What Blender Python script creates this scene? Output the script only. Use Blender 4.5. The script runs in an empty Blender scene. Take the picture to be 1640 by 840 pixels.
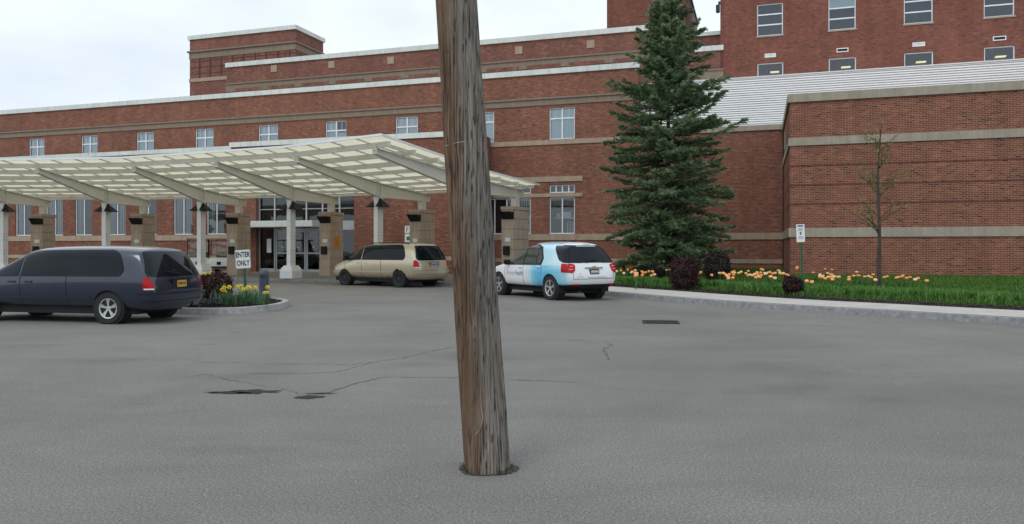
import bpy, bmesh, math, random
import numpy as np
from mathutils import Vector, Matrix, noise
from mathutils.bvhtree import BVHTree
R = math.radians
random.seed(7)
SC = bpy.context.scene
COL = SC.collection

# ------------------------------------------------------------------ camera
FPX, HOR, CXP, CAMZ = 1212.0, 398.0, 820.0, 1.5
cd = bpy.data.cameras.new('camera'); cam = bpy.data.objects.new('camera', cd); COL.objects.link(cam)
cam.location = (0, 0, CAMZ); cam.rotation_euler = (R(90), 0, 0)
cd.sensor_fit = 'HORIZONTAL'; cd.sensor_width = 36; cd.lens = FPX/1640*36
cd.shift_y = (HOR-420)/1640; cd.clip_end = 2000
SC.camera = cam

# ------------------------------------------------------------------ world: overcast
world = bpy.data.worlds.new('World'); SC.world = world; world.use_nodes = True
nt = world.node_tree; nt.nodes.clear()
wo = nt.nodes.new('ShaderNodeOutputWorld'); mixw = nt.nodes.new('ShaderNodeMixShader')
b1 = nt.nodes.new('ShaderNodeBackground'); b2 = nt.nodes.new('ShaderNodeBackground')
sky = nt.nodes.new('ShaderNodeTexSky'); sky.sky_type = 'NISHITA'; sky.sun_disc = False
SUN_EL, SUN_AZ = 52, 215          # azimuth clockwise from +Y
sky.sun_elevation = R(SUN_EL); sky.sun_rotation = R(SUN_AZ)
nt.links.new(sky.outputs[0], b1.inputs[0]); b1.inputs[1].default_value = 0.1
tcw = nt.nodes.new('ShaderNodeTexCoord'); mp = nt.nodes.new('ShaderNodeMapping'); mp.inputs['Scale'].default_value = (1, 1, 2.6)
nz = nt.nodes.new('ShaderNodeTexNoise'); nz.inputs['Scale'].default_value = 2.6; nz.inputs['Detail'].default_value = 5; nz.inputs['Roughness'].default_value = .5
cr = nt.nodes.new('ShaderNodeValToRGB')
cr.color_ramp.elements[0].position = .34; cr.color_ramp.elements[0].color = (.70, .77, .87, 1)
cr.color_ramp.elements[1].position = .62; cr.color_ramp.elements[1].color = (.90, .97, 1.0, 1)
nt.links.new(tcw.outputs['Generated'], mp.inputs[0]); nt.links.new(mp.outputs[0], nz.inputs[0]); nt.links.new(nz.outputs[0], cr.inputs[0])
nt.links.new(cr.outputs[0], b2.inputs[0]); b2.inputs[1].default_value = 1.12
mixw.inputs[0].default_value = .88
nt.links.new(b1.outputs[0], mixw.inputs[1]); nt.links.new(b2.outputs[0], mixw.inputs[2]); nt.links.new(mixw.outputs[0], wo.inputs[0])
sl = bpy.data.lights.new('sun', 'SUN'); sl.energy = 0.8; sl.angle = R(22); sl.color = (1, .97, .92)
sun = bpy.data.objects.new('sun', sl); COL.objects.link(sun)
sd = Vector((math.sin(R(SUN_AZ))*math.cos(R(SUN_EL)), math.cos(R(SUN_AZ))*math.cos(R(SUN_EL)), math.sin(R(SUN_EL))))
sun.rotation_euler = sd.to_track_quat('Z', 'Y').to_euler()
SC.view_settings.view_transform = 'Standard'; SC.view_settings.look = 'None'
SC.view_settings.exposure = 0.12; SC.view_settings.gamma = 1
SC.cycles.max_bounces = 7; SC.cycles.transparent_max_bounces = 12

# ------------------------------------------------------------------ helpers
def px(x, y, D):
    return Vector(((x-CXP)/FPX*D, D, CAMZ+(HOR-y)*D/FPX))
def gpx(x, y, g=0.0):
    D = (CAMZ-g)*FPX/(y-HOR); return Vector(((x-CXP)/FPX*D, D, g))

def tag(o, label=None, cat=None, group=None, kind=None):
    if label: o['label'] = label
    if cat: o['category'] = cat
    if group: o['group'] = group
    if kind: o['kind'] = kind
    return o
def empty(name, loc=(0, 0, 0), rz=0, parent=None):
    o = bpy.data.objects.new(name, None); COL.objects.link(o); o.location = loc; o.rotation_euler = (0, 0, rz)
    o.empty_display_size = .2
    if parent: o.parent = parent
    return o
def kids(o): return [c for c in bpy.data.objects if c.parent == o]
def copy_tree(o, cmap, parent=None):
    c = o.copy(); COL.objects.link(c)
    if parent: c.parent = parent
    for ch in cmap.get(o.name, []): copy_tree(ch, cmap, c)
    return c
def childmap(root):
    m = {}
    def rec(o):
        m[o.name] = kids(o)
        for c in m[o.name]: rec(c)
    rec(root); return m

class MB:
    def __init__(s): s.v = []; s.f = []; s.mi = []; s.m = 0
    def quad(s, *p):
        n = len(s.v); s.v += [tuple(q) for q in p]; s.f.append(tuple(range(n, n+len(p)))); s.mi.append(s.m)
    def box(s, x0, x1, y0, y1, z0, z1):
        c = [(x0, y0, z0), (x1, y0, z0), (x1, y1, z0), (x0, y1, z0), (x0, y0, z1), (x1, y0, z1), (x1, y1, z1), (x0, y1, z1)]
        n = len(s.v); s.v += c
        for f in ((0, 3, 2, 1), (4, 5, 6, 7), (0, 1, 5, 4), (1, 2, 6, 5), (2, 3, 7, 6), (3, 0, 4, 7)):
            s.f.append(tuple(n+i for i in f)); s.mi.append(s.m)
    def obox(s, p, q, wd, h, up=(0, 0, 1), top=0):
        """bar from p to q, width wd, height h, centred (top=0) or hanging under the line (top=1)"""
        p = Vector(p); q = Vector(q); d = (q-p).normalized(); up = Vector(up)
        sd_ = d.cross(up).normalized(); u2 = sd_.cross(d).normalized()
        a = -h if top else -h/2; b = 0 if top else h/2
        n = len(s.v)
        for e in (p, q):
            for (i, j) in ((-1, a), (1, a), (1, b), (-1, b)): s.v.append(tuple(e+sd_*(i*wd/2)+u2*j))
        for f in ((0, 1, 2, 3), (7, 6, 5, 4), (0, 4, 5, 1), (1, 5, 6, 2), (2, 6, 7, 3), (3, 7, 4, 0)):
            s.f.append(tuple(n+i for i in f)); s.mi.append(s.m)
    def prism(s, poly, a0, a1, axis='y'):
        """poly list of 2D points; axis y: (x,z) ; x: (y,z) ; z: (x,y)"""
        def P(t, a):
            return {'y': (t[0], a, t[1]), 'x': (a, t[0], t[1]), 'z': (t[0], t[1], a)}[axis]
        n = len(s.v); k = len(poly)
        s.v += [P(t, a0) for t in poly]+[P(t, a1) for t in poly]
        s.f.append(tuple(n+i for i in range(k))); s.mi.append(s.m)
        s.f.append(tuple(n+k+i for i in reversed(range(k)))); s.mi.append(s.m)
        for i in range(k):
            j = (i+1) % k; s.f.append((n+j, n+i, n+k+i, n+k+j)); s.mi.append(s.m)
    def tube(s, pts, rad, seg=8, cap=True):
        pts = [Vector(p) for p in pts]; n0 = len(s.v); k = len(pts)
        rr = rad if isinstance(rad, (list, tuple)) else [rad]*k
        for i, p in enumerate(pts):
            d = (pts[min(i+1, k-1)]-pts[max(i-1, 0)]).normalized()
            a = Vector((0, 0, 1)) if abs(d.z) < .9 else Vector((1, 0, 0))
            u = d.cross(a).normalized(); v = d.cross(u)
            for j in range(seg):
                t = 2*math.pi*j/seg; s.v.append(tuple(p+(u*math.cos(t)+v*math.sin(t))*rr[i]))
        for i in range(k-1):
            for j in range(seg):
                s.f.append((n0+i*seg+j, n0+i*seg+(j+1) % seg, n0+(i+1)*seg+(j+1) % seg, n0+(i+1)*seg+j)); s.mi.append(s.m)
        if cap:
            s.f.append(tuple(n0+j for j in reversed(range(seg)))); s.mi.append(s.m)
            s.f.append(tuple(n0+(k-1)*seg+j for j in range(seg))); s.mi.append(s.m)
    def lathe(s, prof, seg=24, axis='z', c=(0, 0, 0), cap=True):
        n0 = len(s.v); k = len(prof)
        for (r_, h) in prof:
            for j in range(seg):
                t = 2*math.pi*j/seg; a, b = r_*math.cos(t), r_*math.sin(t)
                q = {'z': (a, b, h), 'y': (a, h, b), 'x': (h, a, b)}[axis]
                s.v.append((q[0]+c[0], q[1]+c[1], q[2]+c[2]))
        for i in range(k-1):
            for j in range(seg):
                s.f.append((n0+i*seg+j, n0+i*seg+(j+1) % seg, n0+(i+1)*seg+(j+1) % seg, n0+(i+1)*seg+j)); s.mi.append(s.m)
        for i in (0, k-1):
            if cap and prof[i][0] > 1e-4:
                f = tuple(n0+i*seg+j for j in range(seg)); s.f.append(f if i else f[::-1]); s.mi.append(s.m)
    def build(s, name, mat, parent=None, smooth=False, bevel=0, recalc=True, autos=None):
        me = bpy.data.meshes.new(name); me.from_pydata(s.v, [], s.f)
        mats = mat if isinstance(mat, (list, tuple)) else [mat]
        for m in mats: me.materials.append(m)
        for p, i in zip(me.polygons, s.mi): p.material_index = i
        if recalc or bevel:
            bm = bmesh.new(); bm.from_mesh(me)
            if recalc: bmesh.ops.recalc_face_normals(bm, faces=bm.faces)
            if bevel:
                bmesh.ops.remove_doubles(bm, verts=bm.verts, dist=1e-5)
                es = [e for e in bm.edges if len(e.link_faces) == 2 and e.calc_face_angle(0) > .6]
                bmesh.ops.bevel(bm, geom=es, offset=bevel, segments=2, affect='EDGES', clamp_overlap=True)
            bm.to_mesh(me); bm.free()
        boxuv(me)
        if smooth: me.polygons.foreach_set('use_smooth', [True]*len(me.polygons))
        if autos:
            me.polygons.foreach_set('use_smooth', [True]*len(me.polygons)); me.set_sharp_from_angle(angle=R(autos))
        o = bpy.data.objects.new(name, me); COL.objects.link(o)
        if parent: o.parent = parent
        return o
def boxuv(me):
    uvl = me.uv_layers.new(name='UVMap') if not me.uv_layers else me.uv_layers[0]
    n = len(me.loops)
    if n == 0: return
    co = np.empty(len(me.vertices)*3); me.vertices.foreach_get('co', co); co = co.reshape(-1, 3)
    vi = np.empty(n, int); me.loops.foreach_get('vertex_index', vi)
    nr = np.empty(len(me.polygons)*3); me.polygons.foreach_get('normal', nr); nr = nr.reshape(-1, 3)
    lt = np.empty(len(me.polygons), int); me.polygons.foreach_get('loop_total', lt)
    ax = np.repeat(np.argmax(np.abs(nr), axis=1), lt); p = co[vi]
    u = np.where(ax == 0, p[:, 1], p[:, 0]); v = np.where(ax == 2, p[:, 1], p[:, 2])
    uvl.data.foreach_set('uv', np.stack([u, v], 1).ravel())
def npmesh(name, V, F, mat, parent=None, smooth=False, attr=None):
    """V (n,3), F (m,k) numpy"""
    me = bpy.data.meshes.new(name); V = np.asarray(V, float); F = np.asarray(F, int); m, k = F.shape
    me.vertices.add(len(V)); me.vertices.foreach_set('co', V.ravel())
    me.loops.add(m*k); me.loops.foreach_set('vertex_index', F.ravel())
    me.polygons.add(m); me.polygons.foreach_set('loop_start', np.arange(m)*k); me.polygons.foreach_set('loop_total', np.full(m, k))
    me.update(calc_edges=True); me.validate()
    me.materials.append(mat)
    if attr is not None:
        a = me.attributes.new('var', 'FLOAT', 'POINT'); a.data.foreach_set('value', np.asarray(attr, float))
    if smooth: me.polygons.foreach_set('use_smooth', [True]*m)
    o = bpy.data.objects.new(name, me); COL.objects.link(o)
    if parent: o.parent = parent
    return o

# ------------------------------------------------------------------ materials
class NT:
    def __init__(s, name):
        s.mat = bpy.data.materials.new(name); s.mat.use_nodes = True; s.t = s.mat.node_tree; s.n = s.t.nodes; s.l = s.t.links
        s.p = s.n['Principled BSDF']; s.out = s.n['Material Output']
    def new(s, ty, **kw):
        n = s.n.new(ty)
        for k, v in kw.items():
            if k.startswith('_'): setattr(n, k[1:], v)
            else: n.inputs[k.replace('0x', '')].default_value = v
        return n
    def link(s, a, b): s.l.new(a, b)
    def coord(s, kind='Object', scale=(1, 1, 1)):
        tc = s.n.new('ShaderNodeTexCoord'); m = s.n.new('ShaderNodeMapping'); m.inputs['Scale'].default_value = scale
        s.link(tc.outputs[kind], m.inputs[0]); return m.outputs[0]
    def noise(s, vec, scale, detail=3, rough=.5, dist=0):
        n = s.n.new('ShaderNodeTexNoise'); s.link(vec, n.inputs['Vector'])
        n.inputs['Scale'].default_value = scale; n.inputs['Detail'].default_value = detail; n.inputs['Roughness'].default_value = rough
        n.inputs['Distortion'].default_value = dist
        return n.outputs['Fac']
    def ramp(s, fac, stops, interp='LINEAR'):
        r_ = s.n.new('ShaderNodeValToRGB'); s.link(fac, r_.inputs[0]); e = r_.color_ramp.elements; r_.color_ramp.interpolation = interp
        while len(e) < len(stops): e.new(.5)
        for el, (p, c) in zip(e, stops):
            el.position = p; el.color = (*c, 1) if isinstance(c, tuple) else (c, c, c, 1)
        return r_.outputs[0]
    def mix(s, fac, a, b, mode='MIX'):
        m = s.n.new('ShaderNodeMix'); m.data_type = 'RGBA'; m.blend_type = mode
        for sock, v in ((m.inputs[0], fac), (m.inputs[6], a), (m.inputs[7], b)):
            if isinstance(v, (int, float)): sock.default_value = v
            elif isinstance(v, tuple): sock.default_value = (*v, 1)
            else: s.link(v, sock)
        return m.outputs[2]
    def math(s, op, a, b=0, c=0):
        m = s.n.new('ShaderNodeMath'); m.operation = op
        for sock, v in zip(m.inputs, (a, b, c)):
            if isinstance(v, (int, float)): sock.default_value = v
            else: s.link(v, sock)
        return m.outputs[0]
    def bump(s, h, strength=.3, dist=.01):
        b = s.n.new('ShaderNodeBump'); b.inputs['Strength'].default_value = strength; b.inputs['Distance'].default_value = dist
        s.link(h, b.inputs['Height']); s.link(b.outputs[0], s.p.inputs['Normal'])
    def col(s, c):
        if isinstance(c, tuple): s.p.inputs['Base Color'].default_value = (*c, 1)
        else: s.link(c, s.p.inputs['Base Color'])

def simple(name, col, rough=.6, metal=0, var=.12, scale=3, bump=0, spec=.5, coat=0):
    m = NT(name); v = m.coord('Object')
    n = m.noise(v, scale, 5, .6)
    c1 = tuple(max(0, c*(1-var)) for c in col); c2 = tuple(min(1, c*(1+var)) for c in col)
    m.col(m.ramp(n, [(.3, c1), (.7, c2)]))
    m.p.inputs['Roughness'].default_value = rough; m.p.inputs['Metallic'].default_value = metal
    m.p.inputs['Specular IOR Level'].default_value = spec; m.p.inputs['Coat Weight'].default_value = coat
    if bump: m.bump(m.noise(v, scale*12, 4, .6), bump, .01)
    return m.mat

def brick(name, dark, mid, light, mortar, bw=.203, bh=.0677, ms=.0055, tint=(1, 1, 1), big=.24):
    m = NT(name); v = m.coord('UV')
    b = m.n.new('ShaderNodeTexBrick'); m.link(v, b.inputs['Vector'])
    b.inputs['Scale'].default_value = 1; b.inputs['Brick Width'].default_value = bw; b.inputs['Row Height'].default_value = bh
    b.inputs['Mortar Size'].default_value = ms; b.inputs['Mortar Smooth'].default_value = .2; b.inputs['Bias'].default_value = 0
    b.inputs['Color1'].default_value = (0, 0, 0, 1); b.inputs['Color2'].default_value = (1, 1, 1, 1); b.inputs['Mortar'].default_value = (.5, .5, .5, 1)
    bc = m.ramp(b.outputs['Color'], [(0, dark), (.05, dark), (.12, mid), (.66, mid), (1, light)])
    n1 = m.noise(v, 260, 3, .7); bc = m.mix(.35, bc, m.ramp(n1, [(.3, .35), (.7, .65)]), 'OVERLAY')
    c = m.mix(b.outputs['Fac'], bc, mortar)
    n2 = m.noise(v, .35, 6, .65); n3 = m.noise(m.coord('UV', (1, .12, 1)), 1.6, 5, .6)
    c = m.mix(1.0, c, m.ramp(n2, [(.3, 1-big), (.7, 1+big*.0+.0)]), 'MULTIPLY')
    c = m.mix(1.0, c, m.ramp(n3, [(.35, 1-big*.7), (.6, 1.0)]), 'MULTIPLY')
    m.col(c); m.p.inputs['Roughness'].default_value = .88; m.p.inputs['Specular IOR Level'].default_value = .25
    inv = m.math('SUBTRACT', 1, b.outputs['Fac']); h = m.math('ADD', inv, m.math('MULTIPLY', n1, .3)); m.bump(h, .55, .006)
    return m.mat
M = {}
M['brick'] = brick('red_brick', (.125, .055, .044), (.24, .082, .052), (.345, .145, .088), (.42, .30, .23))
M['brick_far'] = brick('weathered_brick', (.12, .06, .05), (.235, .083, .061), (.34, .14, .10), (.34, .26, .21))
M['brick_tall'] = brick('brown_red_brick', (.12, .06, .05), (.23, .078, .056), (.30, .115, .08), (.30, .2, .15), ms=.004)
M['brick_near'] = brick('wing_brick', (.10, .045, .038), (.235, .076, .048), (.345, .13, .08), (.44, .32, .23), ms=.0065)
M['brick_orange'] = brick('orange_brick', (.10, .046, .036), (.21, .066, .044), (.33, .13, .08), (.40, .28, .20))
def stone(name, c, joint=1.2, rough=.8):
    m = NT(name); v = m.coord('UV')
    n = m.noise(v, 2.2, 6, .7); n2 = m.noise(m.coord('UV', (1, .15, 1)), 5, 5, .7)
    cc = m.ramp(n, [(.3, tuple(k*.86 for k in c)), (.7, tuple(k*1.1 for k in c))])
    cc = m.mix(1, cc, m.ramp(n2, [(.3, .8), (.6, 1.0)]), 'MULTIPLY')
    b = m.n.new('ShaderNodeTexBrick'); m.link(v, b.inputs['Vector']); b.inputs['Scale'].default_value = 1
    b.inputs['Brick Width'].default_value = joint; b.inputs['Row Height'].default_value = 40; b.inputs['Mortar Size'].default_value = .006; b.offset = 0
    cc = m.mix(b.outputs['Fac'], cc, tuple(min(1, k*1.35) for k in c))
    m.col(cc); m.p.inputs['Roughness'].default_value = rough; m.bump(m.noise(v, 60, 4, .7), .25, .004)
    return m.mat
M['stone'] = stone('tan_limestone', (.40, .31, .225), 1.22)
M['stone_grey'] = stone('grey_limestone', (.36, .315, .25), 1.6)
M['stone_dark'] = stone('weathered_limestone', (.25, .195, .145), 1.4)
M['cap'] = simple('pale_metal_cap', (.68, .72, .68), .45, 0, .06, 1.2)
_m = NT('pale_parapet_cap'); _v = _m.coord('Object', (1, 1, .25)); _a = _m.noise(_m.coord('Object'), .5, 5, .6); _s = _m.noise(_v, 5, 5, .7)
_c = _m.mix(1, _m.ramp(_a, [(.3, (.61, .66, .62)), (.7, (.71, .745, .71))]), _m.ramp(_s, [(.32, .78), (.55, 1.0)]), 'MULTIPLY'); _m.col(_c); _m.p.inputs['Roughness'].default_value = .5; M['cap'] = _m.mat
M['white'] = simple('white_paint', (.78, .80, .80), .45, 0, .05, 2)
M['frame'] = simple('window_frame_white', (.76, .81, .85), .4, 0, .05, 4)
M['alu'] = simple('aluminium_frame', (.42, .45, .46), .35, .3, .08, 4)
M['dark'] = simple('dark_void', (.012, .013, .015), .9, 0, .2)
M['room_shade'] = simple('room_shade_dark', (.05, .055, .06), .9, 0, .3, .8)  # dark colour carries the interior shade behind the windows
M['blind'] = NT('pleated_blind')
_b = M['blind']; _v = _b.coord('Object'); _w = _b.n.new('ShaderNodeTexWave'); _w.wave_type = 'BANDS'; _w.bands_direction = 'X'; _w.inputs['Scale'].default_value = 3.2; _w.inputs['Distortion'].default_value = 1.5
_b.link(_v, _w.inputs['Vector']); _b.col(_b.ramp(_w.outputs['Fac'], [(0, (.64, .73, .77)), (1, (.84, .90, .92))])); _b.p.inputs['Roughness'].default_value = .8; M['blind'] = _b.mat
def curtain():
    m = NT('folded_curtain'); v = m.coord('Object'); w = m.n.new('ShaderNodeTexWave'); w.wave_type = 'BANDS'; w.bands_direction = 'X'
    w.inputs['Scale'].default_value = 2.2; w.inputs['Distortion'].default_value = 3; w.inputs['Detail'].default_value = 2; m.link(v, w.inputs['Vector'])
    m.col(m.ramp(w.outputs['Fac'], [(.2, (.1, .13, .14)), (.8, (.42, .48, .48))])); m.p.inputs['Roughness'].default_value = .9; return m.mat
M['curtain'] = curtain()
def glass(name, tint=(1, 1, 1), refl=1.0, base=.06):
    m = NT(name); m.n.remove(m.p)
    tr = m.n.new('ShaderNodeBsdfTransparent'); tr.inputs[0].default_value = (*tint, 1)
    gl = m.n.new('ShaderNodeBsdfGlossy'); gl.inputs['Roughness'].default_value = .03; gl.inputs[0].default_value = (.9, .95, 1, 1)
    fr = m.n.new('ShaderNodeFresnel'); fr.inputs[0].default_value = 1.5
    f = m.math('MINIMUM', m.math('MULTIPLY_ADD', fr.outputs[0], refl, base), 1)
    nn = m.noise(m.coord('Object'), 1.3, 2, .5); bp = m.n.new('ShaderNodeBump'); bp.inputs['Strength'].default_value = .12; bp.inputs['Distance'].default_value = .02
    m.link(nn, bp.inputs['Height']); m.link(bp.outputs[0], gl.inputs['Normal'])
    mx = m.n.new('ShaderNodeMixShader'); m.link(f, mx.inputs[0]); m.link(tr.outputs[0], mx.inputs[1]); m.link(gl.outputs[0], mx.inputs[2]); m.link(mx.outputs[0], m.out.inputs[0])
    return m.mat
M['glass'] = glass('window_glass', (.8, .86, .88), 1.4, .05)
M['glass_dark'] = glass('tinted_glass', (.25, .28, .30), 1.0, .04)
def paint(name, c, metal=.0, rough=.3, coat=.8, dirt=.1):
    m = NT(name); v = m.coord('Object'); n = m.noise(v, 2, 5, .6)
    m.col(m.mix(m.math('MULTIPLY', n, dirt), c, tuple(k*.6+.03 for k in c)))
    m.p.inputs['Metallic'].default_value = metal; m.p.inputs['Roughness'].default_value = rough
    m.p.inputs['Coat Weight'].default_value = coat; m.p.inputs['Coat Roughness'].default_value = .06
    return m.mat
M['carglass'] = simple('car_glass_dark', (.006, .010, .015), .05, 0, .2, 2, spec=.22)
M['carglass2'] = simple('car_glass_pale', (.035, .045, .045), .05, 0, .3, 2, spec=.7)
M['rubber'] = simple('tyre_rubber', (.018, .018, .019), .85, 0, .2, 6, bump=.2)
M['black'] = simple('black_plastic', (.014, .014, .015), .6, 0, .15, 5, spec=.25)
M['steel'] = simple('dark_steel', (.035, .036, .038), .5, .5, .2, 6)
M['chrome'] = simple('chrome', (.75, .76, .77), .12, 1, .03)
M['alloy'] = simple('alloy', (.62, .63, .64), .28, .85, .06)
M['red'] = simple('red_lens', (.42, .006, .012), .2, 0, .1, 8, spec=.3)
M['green'] = simple('green_enamel', (.012, .085, .04), .4, 0, .15, 4)
M['signwhite'] = simple('sign_white', (.74, .75, .74), .45, 0, .05, 6)
M['signblack'] = simple('sign_black', (.02, .02, .022), .5)
M['gold'] = simple('gold_emblem', (.75, .45, .08), .3, .7, .05)
M['steelpaint'] = simple('canopy_paint', (.68, .665, .61), .5, 0, .06, 1.5)
M['granite'] = simple('granite_kerb', (.22, .225, .23), .8, 0, .32, 9, bump=.5)
M['concrete'] = simple('pale_concrete', (.47, .455, .42), .85, 0, .12, 2.0, bump=.25)
M['concrete2'] = simple('plaza_concrete', (.20, .185, .16), .85, 0, .15, 1.2, bump=.25)

def asphalt():
    m = NT('asphalt'); v = m.coord('Object')
    n1 = m.noise(v, .22, 6, .62, .4); n2 = m.noise(v, 60, 3, .75); n3 = m.noise(m.coord('Object', (.35, 1, 1)), 1.3, 6, .7, .8)
    base = m.ramp(n1, [(.32, (.160, .155, .143)), (.50, (.192, .186, .172)), (.68, (.220, .213, .198))])
    base = m.mix(1, base, m.ramp(n3, [(.3, .88), (.62, 1.0)]), 'MULTIPLY')
    # darker traffic lanes and oil spots
    st_ = m.noise(m.coord('Object', (.5, .9, 1)), .9, 3, .45); base = m.mix(1, base, m.ramp(st_, [(.28, .86), (.42, 1.0)]), 'MULTIPLY')
    sp = m.ramp(n2, [(.33, .55), (.5, 1.0), (.68, 1.5)]); base = m.mix(1, base, sp, 'MULTIPLY')
    n4 = m.noise(v, 210, 2, .7); base = m.mix(1, base, m.ramp(n4, [(.35, .6), (.5, 1.0), (.66, 1.5)]), 'MULTIPLY')
    for sc_, th in ((95, .88), (38, .93)):
        vo = m.n.new('ShaderNodeTexVoronoi'); m.link(v, vo.inputs['Vector']); vo.inputs['Scale'].default_value = sc_
        st = m.ramp(vo.outputs['Distance'], [(.0, 1.0), (.13, 1.0), (.2, 0.0)])
        rnd = m.n.new('ShaderNodeSeparateColor'); m.link(vo.outputs['Color'], rnd.inputs[0])
        base = m.mix(m.math('MULTIPLY', m.math('GREATER_THAN', rnd.outputs[0], th), st), base, (.46, .44, .39))
    # worn rough zone with crazing
    vc = m.n.new('ShaderNodeTexVoronoi'); vc.feature = 'DISTANCE_TO_EDGE'; vc.inputs['Scale'].default_value = 1.6
    wv = m.n.new('ShaderNodeVectorMath'); wv.operation = 'ADD'
    nn = m.n.new('ShaderNodeTexNoise'); nn.inputs['Scale'].default_value = 2.5; nn.inputs['Detail'].default_value = 8; m.link(v, nn.inputs['Vector'])
    m.link(v, wv.inputs[0]); m.link(nn.outputs['Color'], wv.inputs[1]); m.link(wv.outputs[0], vc.inputs['Vector'])
    line = m.ramp(vc.outputs['Distance'], [(0, .8), (.01, .35), (.03, 0.0)])
    msk = m.ramp(m.noise(v, .35, 3, .5), [(.56, 0.0), (.66, .6)])
    base = m.mix(m.math('MULTIPLY', line, msk), base, (.07, .066, .06))
    m.col(base); m.p.inputs['Roughness'].default_value = .86; m.p.inputs['Specular IOR Level'].default_value = .25
    m.bump(m.noise(v, 160, 3, .7), .18, .002); return m.mat
M['asphalt'] = asphalt()
M['tar'] = simple('fresh_tar', (.014, .014, .014), .75, 0, .6, 25, bump=.8)
M['mulch'] = simple('dark_mulch', (.022, .017, .013), .95, 0, .55, 14, bump=1)
M['lawn'] = simple('lawn_soil', (.03, .075, .014), .95, 0, .35, 6, bump=.6)

# ------------------------------------------------------------------ building frame
BA = R(18.05); BU = Vector((math.cos(BA), -math.sin(BA), 0)); BW = Vector((math.sin(BA), math.cos(BA), 0))
BO = Vector(((1255-CXP)/FPX*37.5, 37.5, 0))
def UW(x, w=0):
    """u on the building plane at depth w seen at pixel column x, and distance D"""
    dx = (x-CXP)/FPX; p = BO+BW*w
    # p + u*BU = k*(dx,1)
    u = (dx*p.y-p.x)/(BU.x-dx*BU.y); return u, p.y+u*BU.y
def U(x, w=0): return UW(x, w)[0]
def Z(y, x, w=0): return CAMZ+(HOR-y)*UW(x, w)[1]/FPX

# ------------------------------------------------------------------ ground
g = MB(); g.quad((-400, -120, 0), (400, -120, 0), (400, 500, 0), (-400, 500, 0))
road = tag(g.build('road', M['asphalt']), kind='structure')

KERB = [(-60, 35.0), (-45, 36.0), (-34, 36.4), (-24.5, 36.25), (-19.6, 36.15), (-14.8, 35.45), (-10.2, 34.1), (-5.9, 32.25), (-2.05, 29.6),
        (-.1, 28.1), (1.3, 26.4), (2.45, 24.7), (3.43, 23.05), (4.5, 21.15), (5.5, 19.6), (6.6, 18.25), (7.85, 16.95), (10.5, 14.2), (15, 10.2), (24, 3)]
def catmull(P, n=6):
    out = []
    P = [Vector((p[0], p[1], 0)) for p in P]
    for i in range(len(P)-1):
        a, b, c, d = P[max(i-1, 0)], P[i], P[i+1], P[min(i+2, len(P)-1)]
        for k in range(n):
            t = k/n; out.append(.5*((2*b)+(c-a)*t+(2*a-5*b+4*c-d)*t*t+(3*b-a-3*c+d)*t**3))
    out.append(P[-1]); return out
KL = catmull(KERB)
def offs(P, d):
    o = []
    for i in range(len(P)):
        t = (P[min(i+1, len(P)-1)]-P[max(i-1, 0)]).normalized(); nrm = Vector((-t.y, t.x, 0)); o.append(P[i]+nrm*d)
    return o
KH = .14
def ribbon(mb, A, B, za, zb, dens=1):
    for i in range(len(A)-1):
        mb.quad((A[i].x, A[i].y, za), (A[i+1].x, A[i+1].y, za), (B[i+1].x, B[i+1].y, zb), (B[i].x, B[i].y, zb))
kb = MB(); k1 = offs(KL, .03); k2 = offs(KL, .17)
ribbon(kb, KL, k1, 0, KH-.015); ribbon(kb, k1, offs(KL, .05), KH-.015, KH); ribbon(kb, offs(KL, .05), k2, KH, KH)
tag(kb.build('kerb', M['granite'], recalc=False), kind='structure')
isplit = next(i for i, p in enumerate(KL) if p.x > .3)
SWW = 2.1
sw = MB(); ribbon(sw, k2[isplit:], offs(KL, SWW)[isplit:], KH+.004, KH+.004)
tag(sw.build('sidewalk', M['concrete'], recalc=False), kind='structure')
# plaza under and behind the canopy, up to the building
pz = MB(); k3 = k2[:isplit+1]
back = []
for p in k3:
    rel = p-BO; uu = rel.dot(BU); back.append(BO+BU*uu+BW*.5)
ribbon(pz, k3, back, KH+.002, KH+.002)
tag(pz.build('entrance_plaza', M['concrete2'], recalc=False), kind='structure')
# planting bed between sidewalk and walls
inner = offs(KL, SWW)[isplit:]
def bed_z(t): return KH+.01+.27*(t*t*(3-2*t))
def wallpoint(p):
    rel = p-BO; uu = rel.dot(BU); ww = rel.dot(BW)
    return BO+BU*uu+BW*(0.3 if uu < 0.0 else -7.7)
def bed_frac(p):
    """height of the bed under a point"""
    best = min(range(len(inner)), key=lambda i: (inner[i]-Vector((p[0], p[1], 0))).length)
    d1 = (inner[best]-Vector((p[0], p[1], 0))).length; rel = Vector((p[0], p[1], 0))-BO
    uu = rel.dot(BU); ww = rel.dot(BW); d2 = (0 if uu < 0 else -7.89)-ww
    t = max(0, min(1, d1/max(.01, d1+max(d2, 0)))); return bed_z(t)
bd = MB(); NX, NY = 90, 46
gx = [inner[0].x-.3+(27-inner[0].x)*i/NX for i in range(NX+1)]; gy = [4+36*j/NY for j in range(NY+1)]
def inside_bed(x, y):
    # behind the sidewalk inner edge
    q = Vector((x, y, 0)); i = min(range(len(inner)), key=lambda i: (inner[i]-q).length)
    t = (inner[min(i+1, len(inner)-1)]-inner[max(i-1, 0)]).normalized(); nrm = Vector((-t.y, t.x, 0)); return (q-inner[i]).dot(nrm)
segs = 24
V_ = []; F_ = []
for i, p in enumerate(inner):
    t = (inner[min(i+1, len(inner)-1)]-inner[max(i-1, 0)]).normalized()
    q = BO+BU*((p-BO).dot(BU))
    far = p+Vector((.9, 1.6, 0)).normalized()*26
    for k in range(segs+1):
        s_ = (k/segs)**1.4; c = p.lerp(far, s_); V_.append((c.x, c.y, bed_frac(c) if k else KH-.02))
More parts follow.
